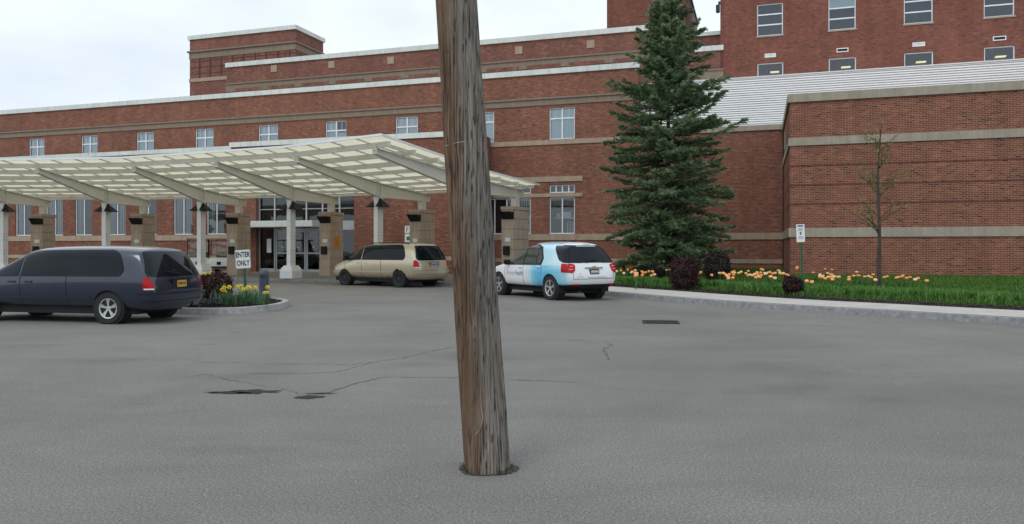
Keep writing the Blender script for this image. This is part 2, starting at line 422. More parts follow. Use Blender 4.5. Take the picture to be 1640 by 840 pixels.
for i in range(len(inner)-1):
    for k in range(segs):
        a = i*(segs+1)+k; F_.append((a, a+segs+1, a+segs+2, a+1))
def bedmat():
    m = NT('planting_bed'); v = m.coord('Object')
    at = m.n.new('ShaderNodeAttribute'); at.attribute_name = 'var'
    n = m.noise(v, 14, 6, .75); n2 = m.noise(v, 5, 6, .7); n3 = m.noise(v, 1.2, 4, .6)
    mul = m.ramp(n, [(.3, (.012, .009, .007)), (.55, (.03, .022, .017)), (.75, (.06, .045, .034))])
    lawn = m.ramp(n2, [(.3, (.018, .048, .010)), (.7, (.05, .11, .02))])
    f = m.ramp(m.math('ADD', at.outputs['Fac'], m.math('MULTIPLY_ADD', n3, .5, -.25)), [(.9, 0.0), (1.1, 1.0)])
    m.col(m.mix(f, mul, lawn)); m.p.inputs['Roughness'].default_value = .95; m.bump(n, 1, .03); return m.mat
att = [max(0, inside_bed(v[0], v[1])) for v in V_]
bed = npmesh('planting_bed', V_, F_, bedmat(), attr=att); tag(bed, kind='structure')

# island by the entrance lane
ISL = [(-14.6, 20.0), (-14.2, 18.9), (-12, 18.35), (-9, 17.55), (-7.3, 17.12), (-6.36, 17.2), (-5.85, 17.9), (-5.68, 18.9), (-5.95, 20.1), (-6.9, 21.15), (-8.6, 21.8), (-12, 22.2), (-14, 21.4)]
def closed(P, n=5):
    out = []; P = [Vector((p[0], p[1], 0)) for p in P]; k = len(P)
    for i in range(k):
        a, b, c, d = P[i-1], P[i], P[(i+1) % k], P[(i+2) % k]
        for j in range(n):
            t = j/n; out.append(.5*((2*b)+(c-a)*t+(2*a-5*b+4*c-d)*t*t+(3*b-a-3*c+d)*t**3))
    return out
IL = closed(ISL); cen = sum(IL, Vector())/len(IL)
def shrink(P, d):
    o = []
    for i in range(len(P)):
        t = (P[(i+1) % len(P)]-P[i-1]).normalized(); o.append(P[i]+Vector((-t.y, t.x, 0))*d)
    return o
def loop(mb, A, B, za, zb):
    k = len(A)
    for i in range(k):
        j = (i+1) % k; mb.quad((A[i].x, A[i].y, za), (A[j].x, A[j].y, za), (B[j].x, B[j].y, zb), (B[i].x, B[i].y, zb))
ik = MB(); i1 = shrink(IL, .025); i2 = shrink(IL, .16)
loop(ik, IL, i1, 0, .13); loop(ik, i1, i2, .145, .145); loop(ik, IL, i1, .12, .145)
ikk = MB(); loop(ikk, IL, i1, 0, .14); loop(ikk, i1, i2, .14, .145); loop(ikk, i2, shrink(IL, .17), .145, .09)
tag(ikk.build('island_kerb', simple('pale_granite', (.34, .345, .34), .8, 0, .25, 8, bump=.4), recalc=False), kind='structure')
im = MB(); prev = i2; zp = .11
for d, zz in ((.5, .15), (1.0, .19), (1.5, .22)):
    nx = [p.lerp(cen, min(1, d/2.6)) for p in i2]; loop(im, prev, nx, zp, zz); prev = nx; zp = zz
im.quad(*[(p.x, p.y, zp) for p in prev])
tag(im.build('island_mulch', M['mulch'], smooth=True, recalc=False), kind='structure')

# cracks, tar patches
def crackline(pts, wd, name='road_crack', mat=None, seed=0, jit=.03):
    rnd = random.Random(seed); P = []
    for i in range(len(pts)-1):
        a, b = Vector(pts[i]), Vector(pts[i+1]); n = max(2, int((b-a).length/.07))
        for k in range(n): P.append(a.lerp(b, k/n)+Vector((rnd.uniform(-jit, jit), rnd.uniform(-jit, jit), 0)))
    P.append(Vector(pts[-1])); mb = MB(); pl = pr = None
    for i, p in enumerate(P):
        t = (P[min(i+1, len(P)-1)]-P[max(i-1, 0)]).normalized(); nrm = Vector((-t.y, t.x, 0)); w_ = wd*rnd.uniform(.15, 1)*(1 if 0 < i < len(P)-1 else .1)
        l = p+nrm*w_; r_ = p-nrm*w_; l.z = r_.z = .004
        if pl: mb.quad(pr, r_, l, pl)
        pl, pr = l, r_
    o = mb.build(name, mat or M['crackdark'], road, recalc=False); return o
M['crackdark'] = simple('crack_dark', (.105, .10, .092), .9, 0, .4, 20)
def G(x, y): q = gpx(x, y); return (q.x, q.y, .004)
crackline([G(310, 580), G(400, 582), G(480, 583), G(560, 585), G(640, 575), G(690, 563), G(730, 556)], .010, seed=1)
crackline([G(398, 598), G(470, 600), G(540, 596), G(600, 580)], .008, seed=2)
crackline([G(520, 632), G(560, 617), G(610, 605), G(700, 605), G(790, 608), G(860, 610), G(930, 613)], .011, seed=3, jit=.02)
crackline([G(262, 610), G(330, 600), G(380, 612), G(450, 622), G(490, 634)], .007, seed=4)
crackline([G(900, 546), G(960, 546), G(1030, 547)], .009, seed=5, jit=.02)
crackline([G(968, 547), G(980, 553), G(966, 560), G(972, 570), G(976, 577)], .013, seed=6, jit=.02)
crackline([G(800, 510), G(1020, 514), G(1180, 519), G(1300, 522), G(1380, 524)], .014, seed=7, jit=.02)
crackline([G(380, 504), G(480, 505), G(600, 506)], .012, seed=8, jit=.02)
crackline([G(305, 553), G(350, 552)], .014, seed=9, jit=.02)
crackline([G(368, 533.5), G(386, 533)], .03, seed=10, jit=.01)
crackline([G(1270, 633), G(1285, 633)], .008, seed=12)
def patch(cx, cy, lx, ly, seed):
    rnd = random.Random(seed); c = gpx(cx, cy); mb = MB(); n = 70; ring = []
    for k in range(n):
        a = 2*math.pi*k/n; rr = 1+.5*noise.noise(Vector((math.cos(a)*2, math.sin(a)*2, seed)))+rnd.uniform(-.28, .2)
        if abs(math.cos(a)) > .92: rr *= 1.5
        ring.append((c.x+math.cos(a)*lx*rr, c.y+math.sin(a)*ly*rr, .006))
    mb.quad(*ring); mb.build('tar_patch', M['tar'], road, recalc=False)
patch(404, 628, .17, .11, 3); patch(372, 630, .15, .06, 4); patch(495, 637, .09, .10, 5); patch(513, 631, .10, .035, 6); patch(350, 629, .1, .03, 8)
# drain grate
dg = empty('drain_grate', gpx(1058, 516.6), R(-8)); tag(dg, 'dark iron storm drain grate set flat in the asphalt', 'drain grate')
a = MB(); a.box(-.36, .36, -.33, -.29, 0, .012); a.box(-.36, .36, .29, .33, 0, .012); a.box(-.36, -.32, -.29, .29, 0, .012); a.box(.32, .36, -.29, .29, 0, .012)
a.build('frame', M['steel'], dg)
a = MB()
for i in range(11): a.box(-.31+i*.058, -.285+i*.058, -.29, .29, .002, .012)
a.build('bars', M['steel'], dg)
a = MB(); a.box(-.32, .32, -.29, .29, .003, .005); a.build('pit_shade_sheet', M['dark'], dg)  # flat black sheet painting the shade below the bars

# ------------------------------------------------------------------ hospital building
HB = empty('hospital_building', BO, -BA); tag(HB, 'large red brick hospital building with pale parapet caps and tan stone bands', 'building')
def wall(mb, u0, u1, z0, z1, w, holes=(), reveal=.14):
    us = sorted({u0, u1, *[min(max(h[0], u0), u1) for h in holes], *[min(max(h[1], u0), u1) for h in holes]})
    zs = sorted({z0, z1, *[h[2] for h in holes], *[h[3] for h in holes]})
    for i in range(len(us)-1):
        for j in range(len(zs)-1):
            cu, cz = (us[i]+us[i+1])/2, (zs[j]+zs[j+1])/2
            if any(h[0] < cu < h[1] and h[2] < cz < h[3] for h in holes): continue
            mb.quad((us[i], w, zs[j]), (us[i+1], w, zs[j]), (us[i+1], w, zs[j+1]), (us[i], w, zs[j+1]))
    for (a, b, c, d) in holes:
        e = w+reveal
        mb.quad((a, w, c), (a, e, c), (a, e, d), (a, w, d)); mb.quad((b, w, c), (b, w, d), (b, e, d), (b, e, c))
        mb.quad((a, w, d), (a, e, d), (b, e, d), (b, w, d)); mb.quad((a, w, c), (b, w, c), (b, e, c), (a, e, c))
def bandpart(name, u0, u1, w, z0, z1, proud, mat, ledge=False, endL=False):
    mb = MB(); mb.box(u0, u1, w-proud, w+.05, z0, z1)
    if ledge: mb.box(u0, u1, w-proud-.07, w+.05, z1+.003, z1+.09)
    return mb.build(name, mat, HB)
def window(u0, u1, z0, z1, w, cols, rows, blind=None, fr=.055, mull=.06, mat='frame', setb=.07, room_shade=True, sill=False, glassm='glass', subs=None, name='window'):
    """cols: mullion positions 0..1, rows: transom positions 0..1 (from bottom); blind: list of (a,b,c,d,mat)"""
    W, H = u1-u0, z1-z0; y = w+setb; mb = MB()
    mb.box(u0, u0+fr, y, y+.06, z0, z1); mb.box(u1-fr, u1, y, y+.06, z0, z1)
    mb.box(u0+fr, u1-fr, y, y+.06, z0, z0+fr); mb.box(u0+fr, u1-fr, y, y+.06, z1-fr, z1)
    for c in cols: mb.box(u0+W*c-mull/2, u0+W*c+mull/2, y+.003, y+.057, z0+fr, z1-fr)
    for r_ in rows: mb.box(u0+fr, u1-fr, y-.002, y+.055, z0+H*r_-mull/2, z0+H*r_+mull/2)
    for (a, b, c, d) in (subs or []): mb.box(u0+W*a, u0+W*b, y+.01, y+.05, z0+H*c, z0+H*d)
    f = mb.build(name, M[mat], HB)
    p = MB(); p.quad((u0+.01, y+.03, z0+.01), (u1-.01, y+.03, z0+.01), (u1-.01, y+.03, z1-.01), (u0+.01, y+.03, z1-.01)); p.build('pane', M[glassm], f, recalc=False)
    for (a, b, c, d, mm) in (blind or []):
        q = MB(); q.box(u0+W*a, u0+W*b, y+.10, y+.13, z0+H*c, z0+H*d); q.build('blind', M[mm], f)
    if room_shade:
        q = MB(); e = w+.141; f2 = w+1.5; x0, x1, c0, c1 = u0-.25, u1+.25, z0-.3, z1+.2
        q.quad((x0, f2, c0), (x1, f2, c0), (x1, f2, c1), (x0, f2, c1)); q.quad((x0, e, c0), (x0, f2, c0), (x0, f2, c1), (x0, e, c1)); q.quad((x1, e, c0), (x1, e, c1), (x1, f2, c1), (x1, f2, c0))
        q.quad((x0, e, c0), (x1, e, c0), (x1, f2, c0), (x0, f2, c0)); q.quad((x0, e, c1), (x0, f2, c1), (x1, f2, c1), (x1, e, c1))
        q.build('room_shade', M['room_shade'], f, recalc=False)  # dark backing box; interior shade is painted into its colour
    if sill:
        q = MB(); q.box(u0-.05, u1+.05, w-.05, w+.069, z0-.09, z0-.003); q.build('sill', M['stone_grey'], f)
    return f

UEND = -7.19; TOP = 11.25; LOW = 7.66
ULEFT = -80
upc = [-34.8-4.72*k for k in range(1, 6)]+[-34.8, -30.02, -25.25, -20.58, -15.92, -11.31]
upw = [(c-.71, c+.71, 7.42, 9.14) for c in upc]
gw = [(-12.01, -10.6, 2.28, 4.27), (-12.01, -10.6, 4.51, 4.95), (-15.9, -13.07, 2.28, 4.27), (-15.9, -13.07, 4.51, 4.95), (-6.3, -4.9, 2.28, 4.27), (-6.3, -4.9, 4.51, 4.95)]
mw = MB(); wall(mw, ULEFT, UEND, 0, TOP, 0, upw+[h for h in gw if h[1] < UEND]); wall(mw, UEND, 0, 0, LOW, 0, [h for h in gw if h[0] > UEND])
mw.quad((UEND, 0, LOW), (UEND, 6, LOW), (UEND, 6, TOP), (UEND, 0, TOP)); mw.quad((ULEFT, 0, 0), (ULEFT, 0, TOP), (ULEFT, 6, TOP), (ULEFT, 6, 0))
mw.build('main_wall', M['brick'], HB, recalc=False)
a = MB(); a.box(ULEFT, UEND, .05, 6.5, TOP-.4, TOP-.3); a.box(UEND, 0, .05, 12, LOW-.3, LOW-.2); a.build('flat_roof', M['stone_dark'], HB)
bandpart('parapet_cap', ULEFT, UEND+.08, 0, TOP-.27, TOP+.02, .09, M['cap'])
bandpart('stone_band', ULEFT, UEND+.001, 0, 9.3, 9.62, .05, M['stone_dark'], ledge=True)
bandpart('sill_band', U(720), UEND, 0, 7.14, 7.40, .05, M['stone'])
bandpart('stone_band', U(790), U(933), 0, 5.12, 5.40, .05, M['stone'])
bandpart('stone_band', U(790), U(933), 0, 4.29, 4.49, .04, M['stone'])
bandpart('stone_band', -17, 0, 0, 1.94, 2.27, .05, M['stone'])
bandpart('base_ledge', -17, 0, 0, .74, .95, .04, M['stone'])
bandpart('coping', UEND, .02, 0, LOW-.27, LOW, .08, M['stone_grey'])
for k, c in enumerate(upc):
    window(c-.71, c+.71, 7.42, 9.14, 0, [.5], [.66], blind=[(.05, .49, .03, .95, 'blind'), (.51, .95, .03, .95, 'blind')] if k != 7 else [(.05, .49, .03, .95, 'blind'), (.51, .95, .03, .6, 'blind')], mull=.08, subs=[(.25, .262, .68, .96), (.75, .762, .68, .96)])
for (a_, b_, c_, d_) in gw:
    big = d_-c_ > 1
    if b_-a_ > 2: window(a_, b_, c_, d_, 0, [.25, .5, .75], [], blind=[(.76, .97, .03, .97, 'curtain')] if big else None, sill=False)
    elif big: window(a_, b_, c_, d_, 0, [.5], [])
    else: window(a_, b_, c_, d_, 0, [.25, .5, .75], [])
# things behind the ground floor window: a shelf with papers and a partition
a = MB(); a.box(-11.9, -10.7, .5, .9, 3.12, 3.16); a.build('window_shelf', M['cap'], HB)
a = MB(); a.box(-11.3, -10.7, .9, .95, 2.3, 3.0); a.build('partition', M['curtain'], HB)
a = MB(); a.box(-11.75, -11.55, .55, .8, 3.16, 3.42); a.build('yellow_box', simple('yellow_card', (.55, .5, .1)), HB)
a = MB(); a.box(-11.45, -10.95, .6, .8, 3.16, 3.5); a.build('paper_stack', M['signwhite'], HB)

# low front blocks by the entrance
WE, WL = -2.8, -1.7
uE0, uE1 = U(370, WE), U(757, WE)
ent = (U(410, WE), U(567, WE), KH, 4.75)
lw = [(U(278, WL), U(308.5, WL), 2.34, 4.75), (U(331, WL), U(361.5, WL), 2.34, 4.75)]
for k in range(1, 4): lw += [(lw[0][0]-5.2*k, lw[0][1]-5.2*k, 2.34, 4.75), (lw[1][0]-5.2*k, lw[1][1]-5.2*k, 2.34, 4.75)]
eb = MB(); wall(eb, uE0, uE1, 0, LOW, WE, [ent], reveal=.25)
eb.quad((uE0, WE, 0), (uE0, 0, 0), (uE0, 0, LOW), (uE0, WE, LOW)); eb.quad((uE1, WE, 0), (uE1, 0, 0), (uE1, 0, LOW), (uE1, WE, LOW))
eb.build('entrance_block_wall', M['brick_orange'], HB, recalc=False)
lb = MB(); wall(lb, ULEFT, uE0, 0, LOW-.02, WL, lw); lb.build('side_block_wall', M['brick_orange'], HB, recalc=False)
a = MB(); a.box(uE0, uE1, WE+.05, 0, LOW-.35, LOW-.28); a.box(ULEFT, uE0, WL+.05, 0, LOW-.37, LOW-.3); a.build('flat_roof', M['stone_dark'], HB)
bandpart('parapet_cap', uE0-.07, uE1+.07, WE, LOW-.26, LOW+.02, .09, M['cap'])
bandpart('parapet_cap', ULEFT, uE0-.08, WL, LOW-.26, LOW+.0, .09, M['cap'])
bandpart('stone_band', ULEFT, uE0-.01, WL, 1.98, 2.31, .05, M['stone'])
bandpart('base_ledge', U(567, WE)+.02, uE1, WE, .85, 1.06, .04, M['stone'])
bandpart('base_ledge', ULEFT, uE0-.01, WL, .85, 1.06, .04, M['stone'])
for i, (a_, b_, c_, d_) in enumerate(lw):
    window(a_, b_, c_, d_, WL, [.5], [], blind=[(.04, .35, .02, .98, 'curtain'), (.55, .95, .02, .98, 'curtain')] if i % 2 == 0 else [(.04, .32, .02, .98, 'curtain')])
# entrance glazing
e0, e1 = ent[0], ent[1]; yE = WE+.25
zl0, zl1 = Z(364.5, 470, WE), Z(354.5, 470, WE)
ub = lambda x: U(x, WE)
fr = MB()
for x in (411, 435.5, 461.5, 486.5, 512.5, 540, 565.8): fr.box(ub(x)-.045, ub(x)+.045, yE, yE+.09, KH, 4.75)
fr.box(e0, e1, yE-.002, yE+.088, zl0-.02, zl1); fr.box(e0, e1, yE-.004, yE+.086, 4.66, 4.75)
fr.box(ub(436), ub(513), yE-.003, yE+.085, 2.52, 2.62); fr.box(e0, ub(436), yE-.003, yE+.087, KH, KH+.2); fr.box(ub(541), e1, yE-.003, yE+.087, KH, KH+.2)
fr.box(e0, e1, yE-.003, yE+.087, 3.72, 3.76)
GF = fr.build('entrance_glazing', M['alu'], HB)
a = MB(); a.quad((e0, yE+.05, KH), (e1, yE+.05, KH), (e1, yE+.05, 4.75), (e0, yE+.05, 4.75)); a.build('pane', M['glass_dark'], GF, recalc=False)
a = MB(); a.box(e0, e1, yE+.3, yE+.34, 3.76, 4.75); a.build('blind', simple('sky_tone_panel', (.34, .40, .42), .8), GF)  # plain pale panel, no real blind: paints the bright sky tone of the glass
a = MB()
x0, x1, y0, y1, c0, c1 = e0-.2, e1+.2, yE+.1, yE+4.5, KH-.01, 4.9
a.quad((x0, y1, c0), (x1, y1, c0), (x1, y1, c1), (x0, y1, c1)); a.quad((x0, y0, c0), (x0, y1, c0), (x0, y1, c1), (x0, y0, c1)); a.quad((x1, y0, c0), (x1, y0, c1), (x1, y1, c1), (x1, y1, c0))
a.quad((x0, y0, c0), (x1, y0, c0), (x1, y1, c0), (x0, y1, c0)); a.quad((x0, y0, c1), (x0, y1, c1), (x1, y1, c1), (x1, y0, c1)); a.build('lobby_shade', M['room_shade'], GF, recalc=False)  # deeper dark backing box with the interior shade in its colour
for xa, xb in ((438.5, 460), (463, 486), (488, 511.5)):
    d = MB(); A, B = ub(xa), ub(xb); y = yE-.06
    d.box(A, A+.07, y, y+.05, KH+.01, 2.5); d.box(B-.07, B, y, y+.05, KH+.01, 2.5); d.box(A+.07, B-.07, y, y+.05, KH+.01, KH+.16); d.box(A+.07, B-.07, y, y+.05, 2.42, 2.5); d.box(A+.07, B-.07, y, y+.05, 1.18, 1.26)
    D_ = d.build('sliding_door', M['alu'], HB)
    q = MB(); q.quad((A+.05, y+.025, KH+.1), (B-.05, y+.025, KH+.1), (B-.05, y+.025, 2.45), (A+.05, y+.025, 2.45)); q.build('pane', M['glass_dark'], D_, recalc=False)
    q = MB(); q.box((A+B)/2-.1, (A+B)/2+.1, y-.006, y-.001, 1.52, 1.60); q.build('door_sticker', M['alu'], D_)
a = MB(); a.box(ub(486)-.2, ub(486)+.25, yE-.12, yE-.01, 2.66, 2.74); a.build('door_sensor', M['black'], HB)
a = MB(); a.box(ub(427)-.16, ub(427)+.14, yE-.012, yE-.002, 1.25, 2.05); a.build('door_notice', M['signwhite'], HB)
a = MB(); a.box(ub(387), ub(514), WE-.9, WE+.2, zl0, zl1); a.build('entrance_lintel', M['cap'], HB, bevel=.02)
a = MB(); a.box(ub(541), e1, yE-.01, yE+.02, zl0-.15, zl0+.25); a.build('grey_panel', M['alu'], HB)

# setback storey
WS = 6.0; us0, us1 = U(363, WS), U(1062, WS)
zst = Z(73.5, 680, WS)
sb = MB(); wall(sb, us0, us1, 9.5, zst, WS); sb.quad((us0, WS, 9.5), (us0, WS, zst), (us0, WS+14, zst), (us0, WS+14, 9.5)); sb.quad((us1, WS, 9.5), (us1, WS+3.5, 9.5), (us1, WS+3.5, zst), (us1, WS, zst))
sb.build('setback_wall', M['brick_far'], HB, recalc=False)
bandpart('parapet_cap', us0-.06, us1+.06, WS, zst-.30, zst+.02, .1, M['cap'])
zb1 = Z(109, 680, WS)
bandpart('stone_band', us0-.05, us1, WS, zb1-.62, zb1-.1, .05, M['stone_dark'], ledge=True)
a = MB(); k = us0+.8
while k < us1-1.5:
    a.box(k, k+2.2, WS-.056, WS-.045, zb1-.66, zb1-.40); k += 2.75
a.build('brick_inset', M['brick_far'], HB)
for (x, y) in ((439, 110.5), (531, 104), (626, 97), (831, 81), (946, 71)):
    uu = U(x, WS); zz = Z(y, x, WS); a = MB(); a.box(uu-.24, uu+.24, WS-.04, WS+.02, zz-.24, zz+.24); a.build('stone_block', M['stone'], HB)
a = MB(); a.box(us0, us1, WS+.05, WS+14, zst-.5, zst-.4); a.build('flat_roof', M['stone_dark'], HB)
# recessed link to the tall wing
WR = 9.2; ur0, ur1 = U(1040, WR), U(1160, WR)
a = MB(); zt = Z(50, 1153, WR); wall(a, ur0, ur1, 9, zt, WR); a.build('link_wall', M['brick_far'], HB, recalc=False)
bandpart('parapet_cap', ur0, ur1, WR, zt-.24, zt, .1, M['cap'])
bandpart('parapet_cap', ur0, ur1, WR-1.2, Z(81, 1153, WR-1.2), Z(73, 1153, WR-1.2), .1, M['cap'])
a = MB(); wall(a, ur0, ur1, 9, Z(80.9, 1153, WR-1.2), WR-1.2); a.build('link_wall', M['brick_far'], HB, recalc=False)
bandpart('stone_band', ur0, ur1, WR-1.2, Z(127, 1153, WR-1.2), Z(113, 1153, WR-1.2), .05, M['stone_dark'], ledge=True)
# left roof tower
WT = 10.0; t0, t1 = U(304, WT), U(473, WT); ztt = Z(41, 473, WT); dd = 3.9
tb = MB(); wall(tb, t0, t1, 9, ztt, WT)
tb.quad((t1, WT, 9), (t1, WT+dd, 9), (t1, WT+dd, ztt), (t1, WT, ztt)); tb.quad((t0, WT, 9), (t0, WT, ztt), (t0, WT+dd, ztt), (t0, WT+dd, 9))
tb.quad((t0, WT, ztt-.2), (t1, WT, ztt-.2), (t1, WT+dd, ztt-.2), (t0, WT+dd, ztt-.2)); tb.quad((t0, WT+dd, 9), (t0, WT+dd, ztt), (t1, WT+dd, ztt), (t1, WT+dd, 9))
tb.build('roof_tower_wall', M['brick_far'], HB, recalc=False)
def ringband(name, z0, z1, pr, mat):
    a = MB(); a.box(t0-pr, t1+pr, WT-pr, WT+dd+pr, z0, z1); return a.build(name, mat, HB)
ringband('parapet_cap', ztt-.3, ztt+.02, .12, M['cap'])
zq = Z(69, 473, WT); ringband('stone_band', zq-.5, zq, .04, M['stone_dark']); ringband('stone_ledge', zq+.003, zq+.12, .16, M['stone_dark'])
zq2 = Z(126, 330, WT); ringband('stone_band', zq2-.22, zq2+.06, .05, M['stone'])
a = MB()
for i in range(9):
    z_ = zq-.75-i*.5
    if z_ > zq2+.2: a.box(t0+.03, t1+.01, WT-.012, WT+dd-.1, z_, z_+.05)
for i in range(9): uu = t0+.9+i*(t1-t0)/9.4; a.box(uu, uu+.12, WT-.02, WT-.002, zq2+.1, zq-.52)
a.build('groove_shade_strip', simple('groove_shade_brick', (.09, .035, .03), .9), HB)  # raised strips; the grooves' shade is put into their dark colour
# middle penthouse
WP = 13.0; p0, p1 = U(972, WP), U(1098, WP); zp = Z(-29, 1098, WP); dp = 10.5
a = MB(); wall(a, p0, p1, 9, zp, WP); a.quad((p0, WP, 9), (p0, WP, zp), (p0, WP+dp, zp), (p0, WP+dp, 9)); a.build('penthouse_wall', M['brick_tall'], HB, recalc=False)
a = MB(); a.quad((p1, WP, 9), (p1, WP+dp, 9), (p1, WP+dp, zp), (p1, WP, zp)); a.quad((p0, WP, zp), (p1, WP, zp), (p1, WP+dp, zp), (p0, WP+dp, zp)); a.quad((p0, WP+dp, 9), (p1, WP+dp, 9), (p1, WP+dp, zp), (p0, WP+dp, zp))
a.build('penthouse_side', simple('pink_stucco', (.36, .24, .21), .9, 0, .08, 1), HB, recalc=False)
a = MB(); a.box(p0-.1, p1+.1, WP-.1, WP+dp+.1, zp, zp+.15); a.build('penthouse_cap', M['steel'], HB)
# tall wing
WH = 8.0; h0, h1 = U(1153.5, WH), 34
def hw(xa, xb, yt, yb):
    xm = (xa+xb)/2; return (U(xa, WH), U(xb, WH), Z(yb, xm, WH), Z(yt, xm, WH))
w1 = hw(1212.5, 1254, 6, 57); w3 = hw(1213, 1254.5, 101, 140)
step = U(1328+21, WH)-U(1212.5+21, WH); wd = w1[1]-w1[0]
tallw = []
nfl = 3
for k in range(6):
    du = step*k
    for f in range(nfl):
        tallw.append((w1[0]+du, w1[1]+du, w1[2]+f*4.05, w1[3]+f*4.05, k, 1+f))
    tallw.append((w3[0]+du, w3[1]+du, w3[3]-1.9, w3[3], k, 0))
th = MB(); ztall = 24.5; wall(th, h0, h1, 0, ztall, WH, [t[:4] for t in tallw], reveal=.14)
th.quad((h0, WH, 0), (h0, WH, ztall), (h0, WH+12, ztall), (h0, WH+12, 0)); th.quad((h1, WH, 0), (h1, WH+12, 0), (h1, WH+12, ztall), (h1, WH, ztall)); th.quad((h0, WH, ztall), (h1, WH, ztall), (h1, WH+12, ztall), (h0, WH+12, ztall))
th.build('tall_wing_wall', M['brick_tall'], HB, recalc=False)
bandpart('parapet_cap', h0-.05, h1, WH, ztall-.1, ztall+.2, .1, M['cap'])
M['lampglow'] = NT('ceiling_lamp'); _m = M['lampglow']; _m.col((.9, .8, .5)); _m.p.inputs['Emission Color'].default_value = (1, .85, .45, 1); _m.p.inputs['Emission Strength'].default_value = .9; M['lampglow'] = _m.mat
for t in tallw:
    bl = None
    if t[5] == 1 and t[4] in (1, 3): bl = [(.03, .97, .68, .97, 'blind')]
    if t[5] == 2 and t[4] in (0, 2): bl = [(.03, .97, .5, .97, 'blind')]
    if t[5] > 0:
        window(t[0], t[1], t[2], t[3], WH, [], [.345, .67], blind=bl, sill=True, mat='frame', mull=.07, glassm='glass')
    else:
        f = window(t[0], t[1], t[2], t[3], WH, [], [.45], sill=False, glassm='glass')
        q = MB(); q.box(t[0]+.75, t[0]+1.25, WH+.7, WH+.95, t[3]-.42, t[3]-.36); q.build('ceiling_lamp', M['lampglow'], f)
        um = (t[0]+t[1])/2; q = MB(); z_ = t[3]+.32
        q.box(um-.32, um+.32, WH-.03, WH+.02, z_, z_+.05); q.box(um-.32, um+.32, WH-.03, WH+.02, z_+.19, z_+.24); q.box(um-.32, um-.27, WH-.03, WH+.02, z_+.051, z_+.189); q.box(um+.27, um+.32, WH-.03, WH+.02, z_+.051, z_+.189)
        v = q.build('wall_vent', M['signwhite'], HB)
        q = MB(); q.box(um-.27, um+.27, WH-.012, WH+.01, z_+.051, z_+.189); q.build('vent_slats', M['cap'] if t[4] % 2 == 0 else M['dark'], v)
a = MB(); q = px(1149.5, 14, UW(1153, WH)[1]); uu = h0; zz = q.z
a.box(uu-.25, uu-.02, WH-.2, WH+.1, zz-.25, zz+.2); a.box(uu-.12, uu, WH-.05, WH+.05, zz+.2, zz+.45); a.build('wall_floodlight', M['steel'], HB, bevel=.03)
# corrugated screen
WC = 1.0; zc0, zc1 = 7.45, Z(121.5, 1255, WC)
cm = NT('white_corrugated'); cm.col(cm.ramp(cm.noise(cm.coord('Object', (.2, 1, 3)), 2, 4, .6), [(.3, (.74, .75, .76)), (.7, (.82, .83, .83))])); cm.p.inputs['Roughness'].default_value = .5
cs = MB(); pitch = .115; z = zc0; uc0, uc1 = U(1024, WC), 30; pts = []
while z < zc1:
    pts += [(WC, z), (WC+.004, z+pitch*.12), (WC+.055, z+pitch*.90), (WC+.065, z+pitch*.92)]; z += pitch
pts.append((WC, zc1))
for i in range(len(pts)-1): cs.quad((uc0, pts[i][0], pts[i][1]), (uc1, pts[i][0], pts[i][1]), (uc1, pts[i+1][0], pts[i+1][1]), (uc0, pts[i+1][0], pts[i+1][1]))
cs.quad((uc0, WC+.06, zc0), (uc0, WC+.06, zc1), (uc0, WC+6, zc1), (uc0, WC+6, zc0))
cs.box(uc0, uc1, WC-.02, WC+.2, zc1, zc1+.06)
cs.quad((uc0, WC+.2, zc1), (uc1, WC+.2, zc1), (uc1, WC+6.5, zc1), (uc0, WC+6.5, zc1))
cs.build('corrugated_screen', cm.mat, HB, recalc=False)
# front wing
WF = -7.89; zf = 7.6
fw = MB(); fw.box(0, 34, WF, -.01, 0, zf-.05); FWO = fw.build('front_wing_wall', M['brick_near'], HB)
def fband(name, z0, z1, pr, mat):
    a = MB(); a.box(-pr, 34, WF-pr, WF+.05, z0, z1); a.box(-pr, .05, WF+.0501, -.03, z0, z1); return a.build(name, mat, HB)
fband('coping', zf-.33, zf, .08, M['stone_grey'])
fband('stone_band', 5.55, 5.86, .05, M['stone_grey']); fband('stone_band', 1.94, 2.30, .05, M['stone_grey'])
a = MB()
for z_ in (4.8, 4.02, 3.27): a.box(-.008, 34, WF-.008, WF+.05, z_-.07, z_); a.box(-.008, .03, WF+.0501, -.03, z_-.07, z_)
a.build('course_shade_strip', simple('shadow_brick', (.13, .045, .035), .9, 0, .3, 5), HB)  # strips stand slightly proud; the shade of the recessed courses is painted dark
a = MB(); a.box(-.05, -.008, -.12, -.06, .3, LOW-.3); a.build('downpipe', M['dark'], HB)
a = MB(); zz = zf; uu = U(1302, WF+2)
a.box(uu, uu+1.75, WF+1.5, WF+2.6, zz-.05, zz+.22); a.build('roof_skylight', M['steel'], HB, bevel=.05)
a = MB(); a.box(uu+1.25, uu+1.42, WF+1.3, WF+1.45, zz-.05, zz+.16); a.box(uu+1.6, uu+1.78, WF+1.3, WF+1.45, zz-.05, zz+.16); a.build('roof_vent', M['signwhite'], HB)
a = MB(); a.box(-.06, -.01, WF+4.6, WF+4.85, 6.0, 6.8); a.build('wall_plate', M['stone_grey'], HB)

